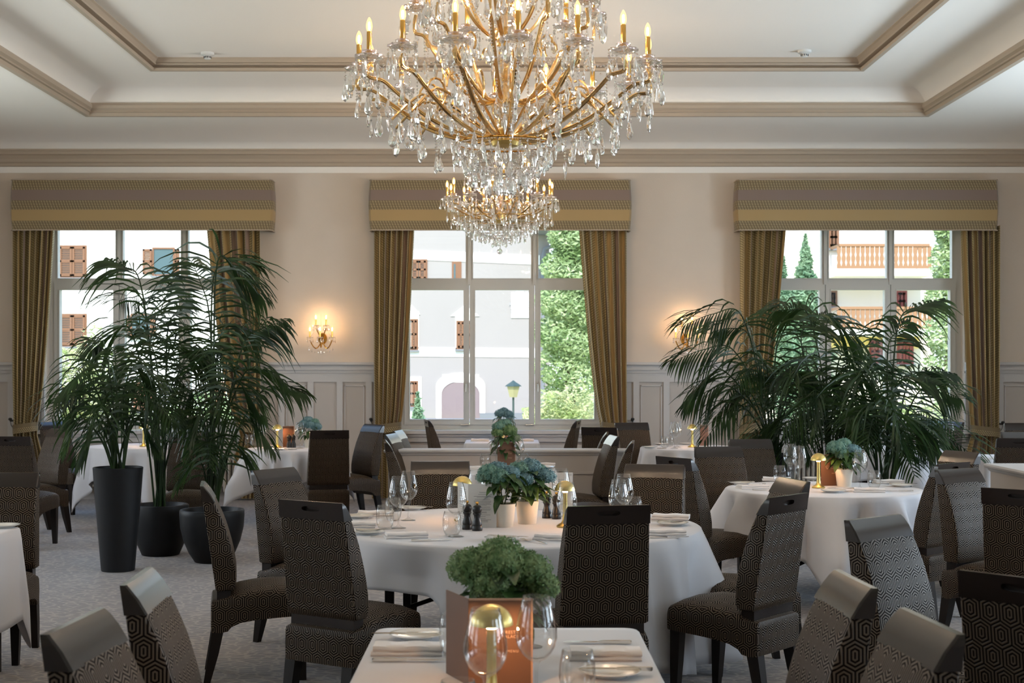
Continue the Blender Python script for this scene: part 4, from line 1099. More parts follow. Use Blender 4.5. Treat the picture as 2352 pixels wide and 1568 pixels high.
# hydrangeas
def leaf_mesh(mb, base, direc, L, w, droop, roll=0):
    d = Vector(direc).normalized(); up = Vector((0,0,1)); side = d.cross(up)
    if side.length < .1: side = Vector((1,0,0))
    side.normalize(); b0 = len(mb.v); n = 6; p = Vector(base); cur = d.copy()
    for k in range(n+1):
        t = k/n; ww = w*(sin(pi*min(1, t*1.02))**.75)*(1-.35*t) if 0 < k < n else .002
        nrm = side.cross(cur).normalized()
        fold = nrm*ww*.35
        mb.v += [tuple(p-side*ww+fold), tuple(p), tuple(p+side*ww+fold)]
        cur = (cur+Vector((0,0,-droop))).normalized(); p = p+cur*(L/n)
    for k in range(n):
        a = b0+3*k; mb.f += [(a, a+1, a+4, a+3), (a+1, a+2, a+5, a+4)]; mb.m += [0, 0]
def flower_head(mb, c, r, n, R_, sz=.010):
    for i in range(n):
        z = 1-1.55*(i+.5)/n; a = i*2.39996+R_.random()*.3; q = sqrt(max(0, 1-z*z)); nr = Vector((q*cos(a), q*sin(a), z))
        rr = r*(1+R_.uniform(-.16,.10)); p = Vector(c)+Vector((nr.x*rr, nr.y*rr, nr.z*rr*.78))
        u = nr.cross(Vector((.3,.2,1))).normalized(); v = nr.cross(u); ro = R_.random()*6; s = sz*R_.uniform(.8,1.3)
        for k in range(4):
            b_ = ro+k*pi/2; e1 = u*cos(b_)+v*sin(b_); e2 = u*cos(b_+pi/2)+v*sin(b_+pi/2); cu = R_.uniform(.1,.7)
            mb.add([p, p+(e1-e2*.55)*s*.6+nr*s*.25*cu, p+e1*s*1.15+nr*s*cu, p+(e1+e2*.55)*s*.6+nr*s*.25*cu], [(0,1,2,3)])
def hydrangea(x, y, heads, label, pot='whitepot', group='hydrangeas on the tables', ph=.125, r0=.048, r1=.064, nl=18, leafspan=1.0, seed=0, leafz=0):
    o = thing('potted_hydrangea', label, 'potted plant', (x, y, TZ), 0, group); R_ = random.Random(seed)
    m = MB(); m.lathe([(0,0),(r0,0),(r0+.002,.004),(r1,ph-.002),(r1,ph),(r1-.004,ph),(r1-.006,ph-.02),(0,ph-.02)], 32); p = m.build('pot', M[pot], o, smooth=True, sharp=35)
    p['label'] = 'cream white plant pot'
    m = MB(); m.lathe([(0,ph-.018),(r1-.006,ph-.018)], 16); m.build('soil', M['soil'], o)
    m = MB()
    for i in range(int(nl*2.1)):
        a = 2.4*i+R_.random()*.5; el = R_.uniform(-.1,.75); zz = ph+leafz+R_.uniform(.01,.15)
        leaf_mesh(m, (cos(a)*r1*R_.uniform(.3,.9), sin(a)*r1*R_.uniform(.3,.9), zz), (cos(a), sin(a), el), R_.uniform(.09,.135)*leafspan, R_.uniform(.024,.034)*leafspan, R_.uniform(.16,.34))
    m.build('leaves', M['hleaf'], o, smooth=True, sharp=0)
    m = MB()
    for h in heads: m.tube([(0,0,ph-.02), (h[0]*.5, h[1]*.5, h[2]*.6), (h[0], h[1], h[2]-h[3]*.3)], .0035, 5)
    m.build('stems', M['petiole'], o)
    for h in heads:
        m = MB(); flower_head(m, (0,0,0), h[3], int(190*(h[3]/.05)**1.3), R_); f = m.build('flower_head', M[h[4]], o); f.location = h[:3]
        c_ = MB(); c_.lathe([(0,-.6),(.5,-.55),(.8,-.2),(.85,.1),(.7,.45),(.35,.68),(0,.74)], 12); 
        c_.v = [(q[0]*h[3], q[1]*h[3], q[2]*h[3]) for q in c_.v]; c_.build('flower_core', M[h[4]], f, smooth=True)
    return o
# ---------------------------------------------------------------- large round table
gL = 'tableware on the large round table'
item('wine', 915, 1213, 'wine glass, left of two standing together at the left of the large round table', gL)
item('wine', 938, 1195, 'wine glass, farther of two standing together at the left of the large round table', gL)
item('wine', 1048, 1233, 'wine glass in front of the white menu and pepper mills', gL)
item('wine', 1302, 1107, 'wine glass in front of the glowing lamp on the large round table', gL, top=.2755)
item('wine', 1421, 1101, 'wine glass above the right chair back of the large round table, nearer of two', gL, top=.2755)
item('wine', 1433, 1088, 'wine glass above the right chair back of the large round table, farther of two', gL, top=.2755)
item('wine', 1289, 1075, 'wine glass behind the standing white menu, right of the hydrangeas', gL, top=.2755)
item('wine', 1094, 1078, 'wine glass half hidden at the left edge of the hydrangeas', gL, top=.2755)
item('tumbler', 884, 1215, 'water glass at the left front of the large round table', gL)
item('tumbler', 903, 1196, 'water glass standing behind the left pair of wine glasses', gL)
item('tumbler', 1038, 1231, 'water glass beside the stem of the wine glass in front of the white menu', gL)
item('tumbler', 1456, 1140, 'water glass just above the dark chair back, right of the wine glasses', gL, top=.1255)
item('mill', 1073, 1216, 'black pepper mill, left of the pair in front of the white menu', 'pepper mills')
item('mill', 1096, 1219, 'black pepper mill, right of the pair in front of the white menu', 'pepper mills')
item('mill', 1256, 1190, 'black pepper mill next to the hydrangea pot, left of the pair', 'pepper mills')
item('mill', 1278, 1192, 'black pepper mill beside the glowing lamp, right of the pair', 'pepper mills')
item('lamp', 1062, 1093, 'gold mushroom table lamp mostly hidden behind the white menu', 'gold table lamps', top=.248)
item('lamp', 1298, 1211, 'gold mushroom table lamp lit at the right of the hydrangeas on the large round table', 'gold table lamps')
menu(1076, tabd(1212), -4, 'open white menu with printed lines standing behind the pepper mills', 'paper', .150, .232, 62)
menu(1262, tabd(1172), 3, 'white menu standing behind the lit lamp right of the hydrangeas', 'paper', .140, .225, 62)
item('plate', 947, 1171, 'white bread plate at the far left of the large round table', gL)
item('plate', 826, 1190, 'white bread plate at the left rim of the large round table, beside the chair', gL)
item('plate', 846, 1227, 'white bread plate at the left front of the large round table', gL)
item('plate', 1152, 1242, 'white bread plate at the front middle of the large round table', gL)
item('plate', 1545, 1207, 'white bread plate at the right rim of the large round table', gL)
item('napkin', 862, 1184, 'folded napkin behind the water glass at the left of the large round table', gL, 5)
item('napkin', 822, 1210, 'folded napkin near the chair at the left of the large round table', gL, -6)
item('napkin', 932, 1235, 'folded napkin between the left plate and the knife at the front left', gL, 12)
item('napkin', 1278, 1240, 'folded napkin beside the fork, left of the front chair back', gL, -28)
item('napkin', 1524, 1228, 'folded napkin right of the front chair back on the large round table', gL, 8)
item('napkin', 1540, 1192, 'folded napkin behind the plate at the right rim of the large round table', gL, -12)
item('fork', 893, 1232, 'silver fork leaning on the napkin at the front left', gL, 20, zoff=.001)
item('fork', 1228, 1246, 'silver fork lying at the front middle right of the bread plate', gL, 128)
item('knife', 993, 1243, 'silver knife lying at the front left of the large round table', gL, 14)
item('knife', 862, 1224, 'silver butter knife across the left front plate', gL, 8, zoff=.012)
item('knife', 1166, 1239, 'silver butter knife resting on the front middle plate', gL, -14, zoff=.010)
item('knife', 955, 1170, 'silver butter knife on the far left plate', gL, -14, zoff=.012)
item('knife', 830, 1190, 'silver butter knife on the plate at the left rim', gL, 3, zoff=.012)
item('knife', 1540, 1204, 'silver butter knife on the plate at the right rim', gL, -5, zoff=.012)
item('knife', 1535, 1236, 'silver knife before the napkin right of the front chair back', gL, 4)
dA, dB = tabd(1211), tabd(1204)
hydrangea(X(1157, dA), dA+.02, [(-.075,-.01,.285,.060,'hteal'),(-.02,-.04,.265,.052,'hteal'),(-.03,.04,.300,.055,'hblue'),(.035,0,.285,.048,'hblue'),(-.10,.03,.262,.045,'hteal')], 'hydrangea with sea-green heads in the left of two cream pots on the large round table', seed=1)
hydrangea(X(1211, dB), dB+.03, [(-.045,-.01,.290,.060,'hteal'),(.015,.02,.300,.062,'hblue'),(.095,.0,.255,.058,'hblue'),(-.02,-.06,.240,.050,'hblue'),(.06,.05,.285,.045,'hteal')], 'hydrangea with blue-green heads in the right of two cream pots on the large round table', seed=2, nl=26)

# ---------------------------------------------------------------- nearest table
gN = 'tableware on the nearest table'
item('lamp', 1129, 0, 'large gold mushroom lamp lit on the nearest table, seen through a wine glass', 'gold table lamps', y=3.62)
menu(1077, 3.80, 1, 'copper-brown menu standing behind the lamp on the nearest table', w=.17, h=.232, ang=68)
item('wine', 1115, 0, 'wine glass right in front of the lamp on the nearest table', gN, y=3.40)
item('wine', 1232, 0, 'wine glass right of the lamp on the nearest table', gN, y=3.58)
item('wine', 1216, 0, 'wine glass behind the hydrangea on the nearest table', gN, y=4.33)
item('tumbler', 1045, 0, 'water glass left of the copper-brown menu on the nearest table', gN, y=4.20)
item('tumbler', 1326, 0, 'water glass left of the front right plate on the nearest table', gN, y=3.66)
item('tumbler', 1052, 0, 'water glass at the bottom edge left of the lamp', gN, y=3.30)
item('plate', 957, 0, 'white plate with a knife across it at the far left corner of the nearest table', gN, y=4.46)
item('plate', 1402, 0, 'white plate at the right of the nearest table, below the napkin', gN, y=3.92)
item('knife', 930, 0, 'silver knife across the plate at the far left corner', gN, 176, y=4.45, zoff=.013)
item('knife', 938, 0, 'silver knife lying before the left napkin of the nearest table', gN, -2, y=4.11)
item('knife', 1372, 0, 'silver knife lying behind the right napkin of the nearest table', gN, 178, y=4.38)
item('knife', 1412, 0, 'silver knife across the plate right of the nearest table', gN, 177, y=3.93, zoff=.013)
item('napkin', 936, 0, 'folded white napkin on the left side of the nearest table', gN, 0, y=4.24)
item('napkin', 1388, 0, 'folded white napkin on the right side of the nearest table', gN, 0, y=4.17)
item('plate', 930, 0, 'white plate at the bottom edge, left side of the nearest table', gN, y=3.30)
hydrangea(X(1150, 4.05), 4.07, [(-.075,-.01,.275,.075,'hgreen'),(.0,-.03,.285,.070,'hgreen'),(.075,.0,.265,.070,'hgreen'),(.0,.05,.30,.070,'hgreen'),(.115,-.02,.225,.050,'hgreen'),(-.03,-.07,.235,.055,'hgreen')], 'hydrangea with leafy green heads behind the menu on the nearest table', seed=3, nl=22)

# ---------------------------------------------------------------- round table before the right palms
gR = 'tableware on the table in front of the right palms'
item('lamp', 1880, 1121, 'gold mushroom lamp lit beside the copper-brown menu, right table', 'gold table lamps')
menu(1886, tabd(1116), 12, 'copper-brown menu between the lamp and the white flower pot, right table', w=.135, h=.225, ang=120)
item('wine', 1815, 1103, 'wine glass, left of two beside the lamp on the right table', gR)
item('wine', 1836, 1110, 'wine glass, right of two beside the lamp on the right table', gR)
item('wine', 1975, 1123, 'wine glass standing before the white flower pot on the right table', gR)
item('tumbler', 1791, 1108, 'water glass left of the wine glasses on the right table', gR)
item('tumbler', 1822, 1100, 'water glass behind the two wine glasses on the right table', gR)
item('tumbler', 2008, 1121, 'water glass right of the flower pot on the right table', gR)
item('tumbler', 1962, 1108, 'water glass partly behind the white flower pot on the right table', gR)
item('plate', 1702, 1113, 'white bread plate at the left rim of the right table', gR)
item('plate', 1914, 1131, 'white bread plate at the front rim of the right table', gR)
item('plate', 2071, 1118, 'white bread plate at the right rim of the right table', gR)
item('plate', 1868, 1102, 'white bread plate behind the lamp on the right table', gR)
item('napkin', 1728, 1122, 'folded napkin near the left rim of the right table', gR, 15)
item('napkin', 1783, 1104, 'folded napkin behind the left water glass on the right table', gR, -8)
item('napkin', 1996, 1130, 'folded napkin at the front right of the right table', gR, -12)
item('napkin', 2040, 1110, 'folded napkin at the back right of the right table', gR, 2)
item('knife', 1763, 1127, 'silver knife at the left front of the right table', gR, 0)
item('knife', 2062, 1129, 'silver knife at the right front of the right table', gR, 172)
item('knife', 1700, 1112, 'silver butter knife on the left plate of the right table', gR, 172, zoff=.012)
item('knife', 1935, 1127, 'silver butter knife on the front plate of the right table', gR, 172, zoff=.012)
item('knife', 2075, 1116, 'silver butter knife on the right plate of the right table', gR, 4, zoff=.012)
item('fork', 1745, 1116, 'silver fork beside the left napkin of the right table', gR, 60)
item('fork', 1962, 1130, 'silver fork beside the front napkin of the right table', gR, 150)
dR = tabd(1118)
hydrangea(X(1941, dR), dR+.03, [(-.05,0,.275,.070,'hteal'),(.055,.0,.250,.062,'hblue'),(.01,.05,.30,.05,'hteal'),(-.02,-.05,.235,.045,'hteal')], 'hydrangea in a white pot on the table before the right palms', seed=5, nl=24)

# ---------------------------------------------------------------- small table before the partition
gM = 'tableware on the small table before the partition'
item('lamp', 1154, 1074, 'gold mushroom lamp lit before the copper-brown menu, above the hydrangeas', 'gold table lamps')
menu(1143, 12.0, 4, 'copper-brown menu behind the small lamp above the hydrangeas', w=.15, h=.225, ang=110)
item('wine', 1139, 1076, 'wine glass left of the small lamp above the hydrangeas', gM)
item('wine', 1190, 1070, 'wine glass right of the copper-brown menu above the hydrangeas', gM, y=12.0)
item('tumbler', 1115, 1076, 'water glass left of the small lamp above the hydrangeas', gM)
item('tumbler', 1202, 1075, 'water glass right of the small lamp above the hydrangeas', gM)
item('plate', 1085, 1069, 'white bread plate at the left of the small table before the partition', gM, y=12.0)
item('plate', 1252, 1076, 'white bread plate at the right of the small table before the partition', gM)
item('napkin', 1090, 1078, 'folded napkin at the left of the small table before the partition', gM)
item('napkin', 1247, 1070, 'folded napkin at the right of the small table before the partition', gM)
hydrangea(X(1160,11.95), 12.08, [(-.05,0,.345,.058,'hteal'),(.03,.0,.315,.070,'hgreen'),(.0,.04,.37,.055,'hteal'),(.085,.0,.25,.045,'hgreen'),(-.06,-.03,.30,.05,'hgreen')], 'green hydrangea above the small lamp before the partition', seed=6, nl=20)
# window table
gW = 'tableware on the table under the middle window'
item('lamp', 1155, 1009, 'small lit lamp below the blue hydrangea at the middle window', 'gold table lamps', y=16.35)
menu(1136, 16.55, 0, 'dark copper menu beside the blue hydrangea at the middle window', w=.15, h=.225, ang=110, txt=False)
item('wine', 1146, 1009, 'wine glass left of the small lamp at the middle window', gW, y=16.2)
item('wine', 1172, 1009, 'wine glass right of the small lamp at the middle window', gW, y=16.3)
item('napkin', 1102, 1003, 'folded napkin at the left of the table under the middle window', gW, y=16.5)
item('napkin', 1205, 1003, 'folded napkin at the right of the table under the middle window', gW, y=16.5)
hydrangea(X(1157,16.6), 16.6, [(-.045,0,.315,.060,'hblue'),(.05,.0,.305,.062,'hblue'),(.0,.04,.34,.055,'hblue'),(.07,-.03,.25,.045,'hblue')], 'blue hydrangea in front of the middle window pane', seed=7, nl=14)
# far left round table
gF = 'tableware on the far left round table'
item('lamp', 637, 1028, 'gold mushroom lamp lit on the far table right of the left palms', 'gold table lamps')
menu(650, tabd(1027), 20, 'copper menu beside the lamp on the far left round table', w=.12, h=.225, ang=130, txt=False)
item('wine', 594, 1033, 'wine glass, left of two near the left palms', gF)
item('wine', 600, 1030, 'wine glass, right of two near the left palms', gF)
item('wine', 689, 1030, 'wine glass before the teal hydrangea on the far left round table', gF)
item('tumbler', 573, 1024, 'water glass, left of two near the left palms', gF)
item('tumbler', 585, 1026, 'water glass, right of two near the left palms', gF)
item('tumbler', 705, 1026, 'water glass beside the slotted chair back on the far left table', gF)
item('mill', 664, 1028, 'black pepper mill on the far left round table, left of two', 'pepper mills')
item('mill', 674, 1028, 'black pepper mill on the far left round table, right of two', 'pepper mills')
item('plate', 638, 1034, 'white bread plate in front of the far left lamp', gF)
item('plate', 624, 1022, 'white bread plate behind the far left lamp', gF, y=15.3)
item('knife', 661, 1033, 'silver knife at the front of the far left round table', gF, 160)
hydrangea(X(711,15.2), 15.2, [(-.06,0,.245,.056,'hblue'),(-.02,.03,.285,.056,'hblue'),(.05,.02,.265,.052,'hteal'),(.075,-.02,.22,.056,'hblue'),(.01,-.04,.24,.052,'hblue')], 'teal hydrangea by the panelled wall on the far left round table', seed=8, nl=16, ph=.10)
# far right round table
gG = 'tableware on the far right round table'
item('lamp', 1590, 1027, 'gold mushroom lamp lit on the far table left of the right palms', 'gold table lamps')
menu(1608, tabd(1024), 20, 'copper menu half hidden by palm leaves on the far right table', w=.10, h=.225, ang=130, txt=False)
item('wine', 1549, 1030, 'wine glass, left of two on the far right table', gG)
item('wine', 1555, 1027, 'wine glass, right of two on the far right table', gG)
item('tumbler', 1527, 1028, 'water glass, left of two on the far right table', gG)
item('tumbler', 1538, 1025, 'water glass, right of two on the far right table', gG)
item('plate', 1518, 1022, 'white bread plate at the left of the far right table', gG)
item('plate', 1578, 1021, 'white bread plate behind the lamp of the far right table', gG)
item('plate', 1492, 1029, 'white bread plate at the left rim of the far right table', gG)
item('knife', 1508, 1031, 'silver knife at the front of the far right table', gG, 175)
# left edge table
item('plate', 8, 1212, 'white plate on the cloth cut by the left edge', 'tableware on the left edge table')
item('lamp', 330, 1005, 'small lit lamp behind the left palm stems', 'gold table lamps', y=15.4)
item('wine', 2183, 0, 'wine glass on the table under the right window, behind the palm tips', 'tableware under the right window', y=15.0)
hydrangea(X(2145,15.3), 15.3, [(-.03,0,.255,.052,'hblue'),(.04,.02,.235,.050,'hblue')], 'small teal hydrangea under the right window, behind the palm tips', seed=9, nl=10, ph=.10)

# ================================================================== PALMS
def frond(pts, L, n, R_, w=.011, up=None, start=.32, droop=.17, spread=.9):
    L *= 1.35; n = int(n*.78); m = MB(); roll = R_.choice((-1, 1))*R_.uniform(.3, .9)
    P = [Vector(p) for p in pts]
    # Catmull-Rom through the given points
    Q = [P[0]*2-P[1]]+P+[P[-1]*2-P[-2]]; cv = []
    for i in range(1, len(Q)-2):
        for k in range(14):
            t = k/14; a, b_, c, d_ = Q[i-1], Q[i], Q[i+1], Q[i+2]
            cv.append(.5*((2*b_)+(c-a)*t+(2*a-5*b_+4*c-d_)*t*t+(3*b_-3*c+d_-a)*t**3))
    cv.append(P[-1]); N = len(cv)
    m.tube(cv, [.009*(1-.85*i/N)+.0012 for i in range(N)], 5)
    for i in range(n):
        t = start+(1-start)*(i/(n-1))**.95; f = t*(N-1); k = min(int(f), N-2); p = cv[k].lerp(cv[k+1], f-k); tg = (cv[k+1]-cv[k]).normalized()
        side = tg.cross(Vector((0,0,1)))
        if side.length < .15: side = tg.cross(up or Vector((0,1,0)))
        side.normalize(); nrm = side.cross(tg).normalized(); side, nrm = side*cos(roll)+nrm*sin(roll), nrm*cos(roll)-side*sin(roll)
        e_ = (t-start)/(1-start); ll = L*(.55+.75*sin(pi*min(1, e_*.9+.12)))*(1-.35*e_)*R_.uniform(.85,1.12)
        for s_ in (-1, 1):
            d_ = (side*s_*spread+tg*(.45+.45*e_)+nrm*R_.uniform(.12,.32)).normalized(); q = p.copy(); b0 = len(m.v); seg = 5
            dr = droop*R_.uniform(.7,1.5)+max(0, d_.z-.35)*.25; ll *= 1-.45*max(0, d_.z-.5)
            ws = tg*.5+nrm*.5
            for j in range(seg+1):
                u = j/seg; ww = w*(.35+.65*sin(pi*min(1,u*1.5+.12)) if u < .5 else 1-(u-.5)*1.9)*R_.uniform(.95,1.05)
                ww = max(.001, w*min(1, .3+u*2.6)*(1-u**2.2))
                wd = (nrm*.35+tg*.65) if abs(tg.dot(d_)) < .9 else nrm
                wd = (wd-d_*wd.dot(d_)).normalized()
                m.v += [tuple(q-wd*ww), tuple(q+wd*ww)]
                d_ = (d_+Vector((0,0,-dr*(1+u)))).normalized(); q = q+d_*(ll/seg)
            for j in range(seg): a = b0+2*j; m.f.append((a, a+1, a+3, a+2)); m.m.append(0)
    return m
def planter(kind, x, y, label, group):
    o = thing('planter', label, 'planter', (x, y, 0), 0, group); m = MB()
    if kind == 'tall': prof = [(0,0),(.125,0),(.130,.004),(.150,.25),(.175,.55),(.193,.80),(.195,.812),(.190,.818),(.182,.812),(.178,.76),(0,.76)]; sz = .775; sr = .178
    elif kind == 'mid': prof = [(0,0),(.150,0),(.158,.004),(.200,.10),(.228,.22),(.240,.33),(.238,.42),(.236,.430),(.224,.434),(.216,.42),(.21,.38),(0,.38)]; sz = .39; sr = .21
    else: prof = [(0,0),(.130,0),(.140,.004),(.190,.08),(.232,.18),(.258,.29),(.265,.39),(.264,.425),(.258,.434),(.242,.434),(.236,.42),(.23,.37),(0,.37)]; sz = .38; sr = .23
    m.lathe(prof, 48); m.build('shell', M['pot'], o, smooth=True, sharp=40)
    m = MB(); m.lathe([(sr,0),(sr*.6,.012),(0,.015)], 24, (0,0,sz)); s = m.build('soil', M['soil'], o, smooth=True)
    return sz
def palm(x, y, z, specs, label, group, seed, fill=0, hh=1.2, Lf=.34, nf=26, rad=.9):
    o = thing('kentia_palm', label, 'palm', (x, y, z), 0, group); R_ = random.Random(seed)
    k = 0
    for sp in specs:
        # sp = (apex px, apex py, tip px, tip py, depth offset, leaflet length, leaflets)
        ax, ay, tx, ty, dd, L, n = sp
        d1 = y+dd*.6; d2 = y+dd
        apex = Vector((X(ax, d1)-x, d1-y, Zp(ay, d1)-z)); tip = Vector((X(tx, d2)-x, d2-y, Zp(ty, d2)-z))
        b_ = Vector((R_.uniform(-.05,.05), R_.uniform(-.05,.05), -.01))
        mid = Vector((b_.x+(apex.x-b_.x)*.38, b_.y+(apex.y-b_.y)*.38, apex.z*.58))
        m = frond([b_, mid, apex, (apex+tip)/2+Vector((0,0,.045)), tip], L, n, R_); m.build('frond', M['palm'], o)
    for i in range(fill):
        a = i*2.39996+R_.uniform(-.3,.3); r = rad*R_.uniform(.45,1.0); h = hh*R_.uniform(.62,1.0)
        b_ = Vector((R_.uniform(-.05,.05), R_.uniform(-.05,.05), -.01))
        apex = Vector((cos(a)*r*.55, sin(a)*r*.55, h)); tip = Vector((cos(a)*r*1.05, sin(a)*r*1.05, h*R_.uniform(.62,.85)))
        mid = Vector((apex.x*.35, apex.y*.35, h*.6))
        m = frond([b_, mid, apex, (apex+tip)/2+Vector((0,0,.05)), tip], Lf*R_.uniform(.85,1.1), nf, R_); m.build('frond', M['palm'], o)
    return o
gp = 'black planters with palms'; gq = 'kentia palms'
P1 = (X(271,11.25), 11.25); P2 = (X(369,12.2), 12.2); P3 = (X(487,11.75), 11.75)
z1 = planter('tall', *P1, 'tall tapered black planter, leftmost of the three together', gp)
z2 = planter('mid', *P2, 'rounded black planter bowl between the tall planter and the round bowl', gp)
z3 = planter('bowl', *P3, 'round black planter bowl next to the side-on dining chair', gp)
palm(P1[0], P1[1], z1, [
    (200,862,128,915,-.2,.26,22), (175,905,120,960,.2,.26,20), (190,960,150,1030,-.3,.26,20), (215,840,165,870,.3,.28,22),
    (245,820,215,800,.1,.30,22), (300,850,352,880,.2,.30,22), (330,900,390,965,-.2,.28,20), (310,960,360,1030,.1,.26,20), (225,990,178,1060,0,.24,18),
    (268,880,262,800,0,.28,20), (240,930,205,1000,-.35,.26,20)],
    'bushy low palm in the tall tapered planter', gq, 11, fill=5, hh=.75, Lf=.25, nf=20, rad=.55)
palm(P2[0], P2[1], z2, [
    (322,650,248,598,.1,.44,30), (300,760,215,800,-.3,.42,30), (345,790,400,640,.3,.42,28), (385,760,430,690,.1,.40,28),
    (390,800,480,850,-.3,.40,28), (330,830,250,880,.2,.38,26), (400,870,470,960,-.3,.36,26), (360,840,330,760,-.1,.40,28),
    (420,830,500,800,.4,.38,28), (310,900,240,980,-.2,.34,24), (405,940,460,1030,.1,.32,22), (330,700,275,690,.35,.40,26)],
    'tallest palm fanning out over the middle planter in front of the left window', gq, 12, fill=3, hh=1.2, Lf=.30, nf=24, rad=.75)
palm(P3[0], P3[1], z3, [
    (490,640,560,610,.1,.46,30), (500,600,600,680,-.2,.42,30), (480,720,440,600,.3,.42,28), (560,790,650,740,.0,.36,30),
    (560,860,640,870,-.3,.34,26), (600,900,700,905,.1,.30,28), (520,830,450,860,.3,.36,26), (540,880,600,960,-.3,.32,24),
    (450,900,420,960,.2,.32,22), (505,900,545,980,-.2,.30,22), (470,940,430,1040,-.3,.26,20), (530,1020,590,1085,-.3,.24,18), (460,1060,405,1120,-.2,.22,18), (510,760,590,770,.3,.38,28)],
    'palm in the round bowl planter with fronds arching right across the curtain', gq, 13, fill=3, hh=.9, Lf=.26, nf=22, rad=.6)
Q1 = (X(1778,13.0), 13.0); Q2 = (X(1905,12.5), 12.5); Q3 = (X(2028,12.0), 12.0)
def tallplanter(): pass
zq = planter('tall', *Q1, 'black planter behind the right round table, beside the tall chair', gp)
zb = planter('mid', *Q2, 'black planter hidden behind the hydrangea on the right table', gp)
zc = planter('mid', *Q3, 'black planter behind the water glass on the right table', gp)
palm(Q1[0], Q1[1], zq, [
    (1700,720,1575,745,-.2,.40,34), (1680,800,1545,830,.1,.38,32), (1660,850,1580,930,-.3,.36,28), (1720,900,1640,960,.2,.34,26),
    (1790,760,1840,700,.3,.38,28), (1700,930,1620,1010,-.3,.30,24), (1740,1000,1690,1070,-.3,.26,22), (1810,980,1850,1050,-.2,.28,22), (1760,840,1700,870,-.4,.36,26), (1720,770,1640,760,.3,.38,28)],
    'palm arching left towards the right wall sconce', gq, 21, fill=8, hh=.85, Lf=.32, nf=22, rad=.8)
palm(Q2[0], Q2[1], zb, [
    (1860,730,1780,715,.1,.40,32), (1900,740,1965,790,-.2,.40,32), (1870,830,1780,870,.2,.40,30), (1930,820,2010,900,-.3,.38,30),
    (1880,900,1800,980,-.3,.36,26), (1960,830,2040,860,.3,.36,28), (1930,940,1990,1010,-.3,.32,24), (1850,960,1800,1050,.1,.30,24), (1990,900,2060,960,.2,.32,26), (1840,780,1900,720,.4,.36,26)],
    'palm in the middle of the right group, in front of the right window', gq, 22, fill=8, hh=1.25, Lf=.34, nf=24, rad=.75)
palm(Q3[0], Q3[1], zc, [
    (2065,740,2160,690,.1,.34,32), (2060,880,2150,870,-.1,.34,30), (2110,900,2205,915,-.2,.30,30), (2040,800,2090,740,.3,.32,26),
    (2070,960,2150,1010,-.3,.32,26), (2110,990,2170,1050,-.2,.30,24), (2010,930,1960,1000,-.3,.32,24), (2060,1020,2100,1090,-.35,.28,20), (2000,860,1940,880,.2,.34,26), (2100,950,2190,990,.2,.28,26), (2090,870,2190,860,.35,.30,28)],
    'palm at the right of the right group, its fronds reaching towards the gathered curtain', gq, 23, fill=8, hh=1.0, Lf=.32, nf=22, rad=.7)

# ================================================================== CRYSTAL CHANDELIERS AND SCONCES
def pend_mesh(kind, L):
    m = MB(); n = 8
    prof = {'almond': [(0,0),(.05,-.06),(.13,-.30),(.20,-.58),(.19,-.78),(.11,-.93),(0,-1)],
            'spear': [(0,0),(.10,-.14),(.14,-.34),(.07,-.80),(0,-1)],
            'drop': [(0,0),(.06,-.10),(.16,-.40),(.24,-.66),(.17,-.88),(0,-1)]}[kind]
    rings = [[(r*L*cos(2*pi*(k+.5*(i % 2))/n), r*L*.55*sin(2*pi*(k+.5*(i % 2))/n), z*L) for k in range(n)] for i, (r, z) in enumerate(prof)]
    m.loft(rings, (False, False))
    b = .10*L; m.add([(b,0,.10*L),(0,b*.6,.10*L),(-b,0,.10*L),(0,-b*.6,.10*L),(0,0,.2*L),(0,0,0)], [(0,1,4),(1,2,4),(2,3,4),(3,0,4),(1,0,5),(2,1,5),(3,2,5),(0,3,5)])
    return m
def bead(m, p, r):
    x, y, z = p
    m.add([(x+r,y,z),(x,y+r,z),(x-r,y,z),(x,y-r,z),(x,y,z+r),(x,y,z-r)], [(0,1,4),(1,2,4),(2,3,4),(3,0,4),(1,0,5),(2,1,5),(3,2,5),(0,3,5)])
def candle_parts(parent, x, z, sc=1.0, tilt=0, sub=True):
    m = MB(); m.lathe([(.010,0),(.028,.004),(.060,.016),(.068,.028),(.063,.029),(.026,.012),(.008,.010)], 20, scal=.06, ns=10); m.lathe([(.02,.03),(.030,.042),(.034,.052),(.030,.052),(.016,.034)], 16, scal=.06, ns=8)
    m.v = [(q[0]*sc+x, q[1]*sc, q[2]*sc+z) for q in m.v]; m.build('drip_pan', M['crystal2'], parent, smooth=True, sharp=0)
    m = MB(); m.lathe([(.0125,.02),(.0125,.138),(.011,.141),(0,.141)], 14); m.v = [(q[0]*sc+x, q[1]*sc, q[2]*sc+z) for q in m.v]; m.build('candle_tube', M['gold'], parent, smooth=True, sharp=40)
    m = MB(); m.lathe([(.008,.141),(.013,.150),(.0155,.163),(.0145,.178),(.010,.194),(.004,.206),(0,.209)], 12, mi=0)
    m.lathe([(0,.148),(.0035,.152),(.0045,.160),(.0045,.176),(.003,.184),(0,.186)], 8, mi=1)
    m.v = [(q[0]*sc+x, q[1]*sc, q[2]*sc+z) for q in m.v]; m.build('bulb', [M['bulbglow'], M['filament']], parent, smooth=True)
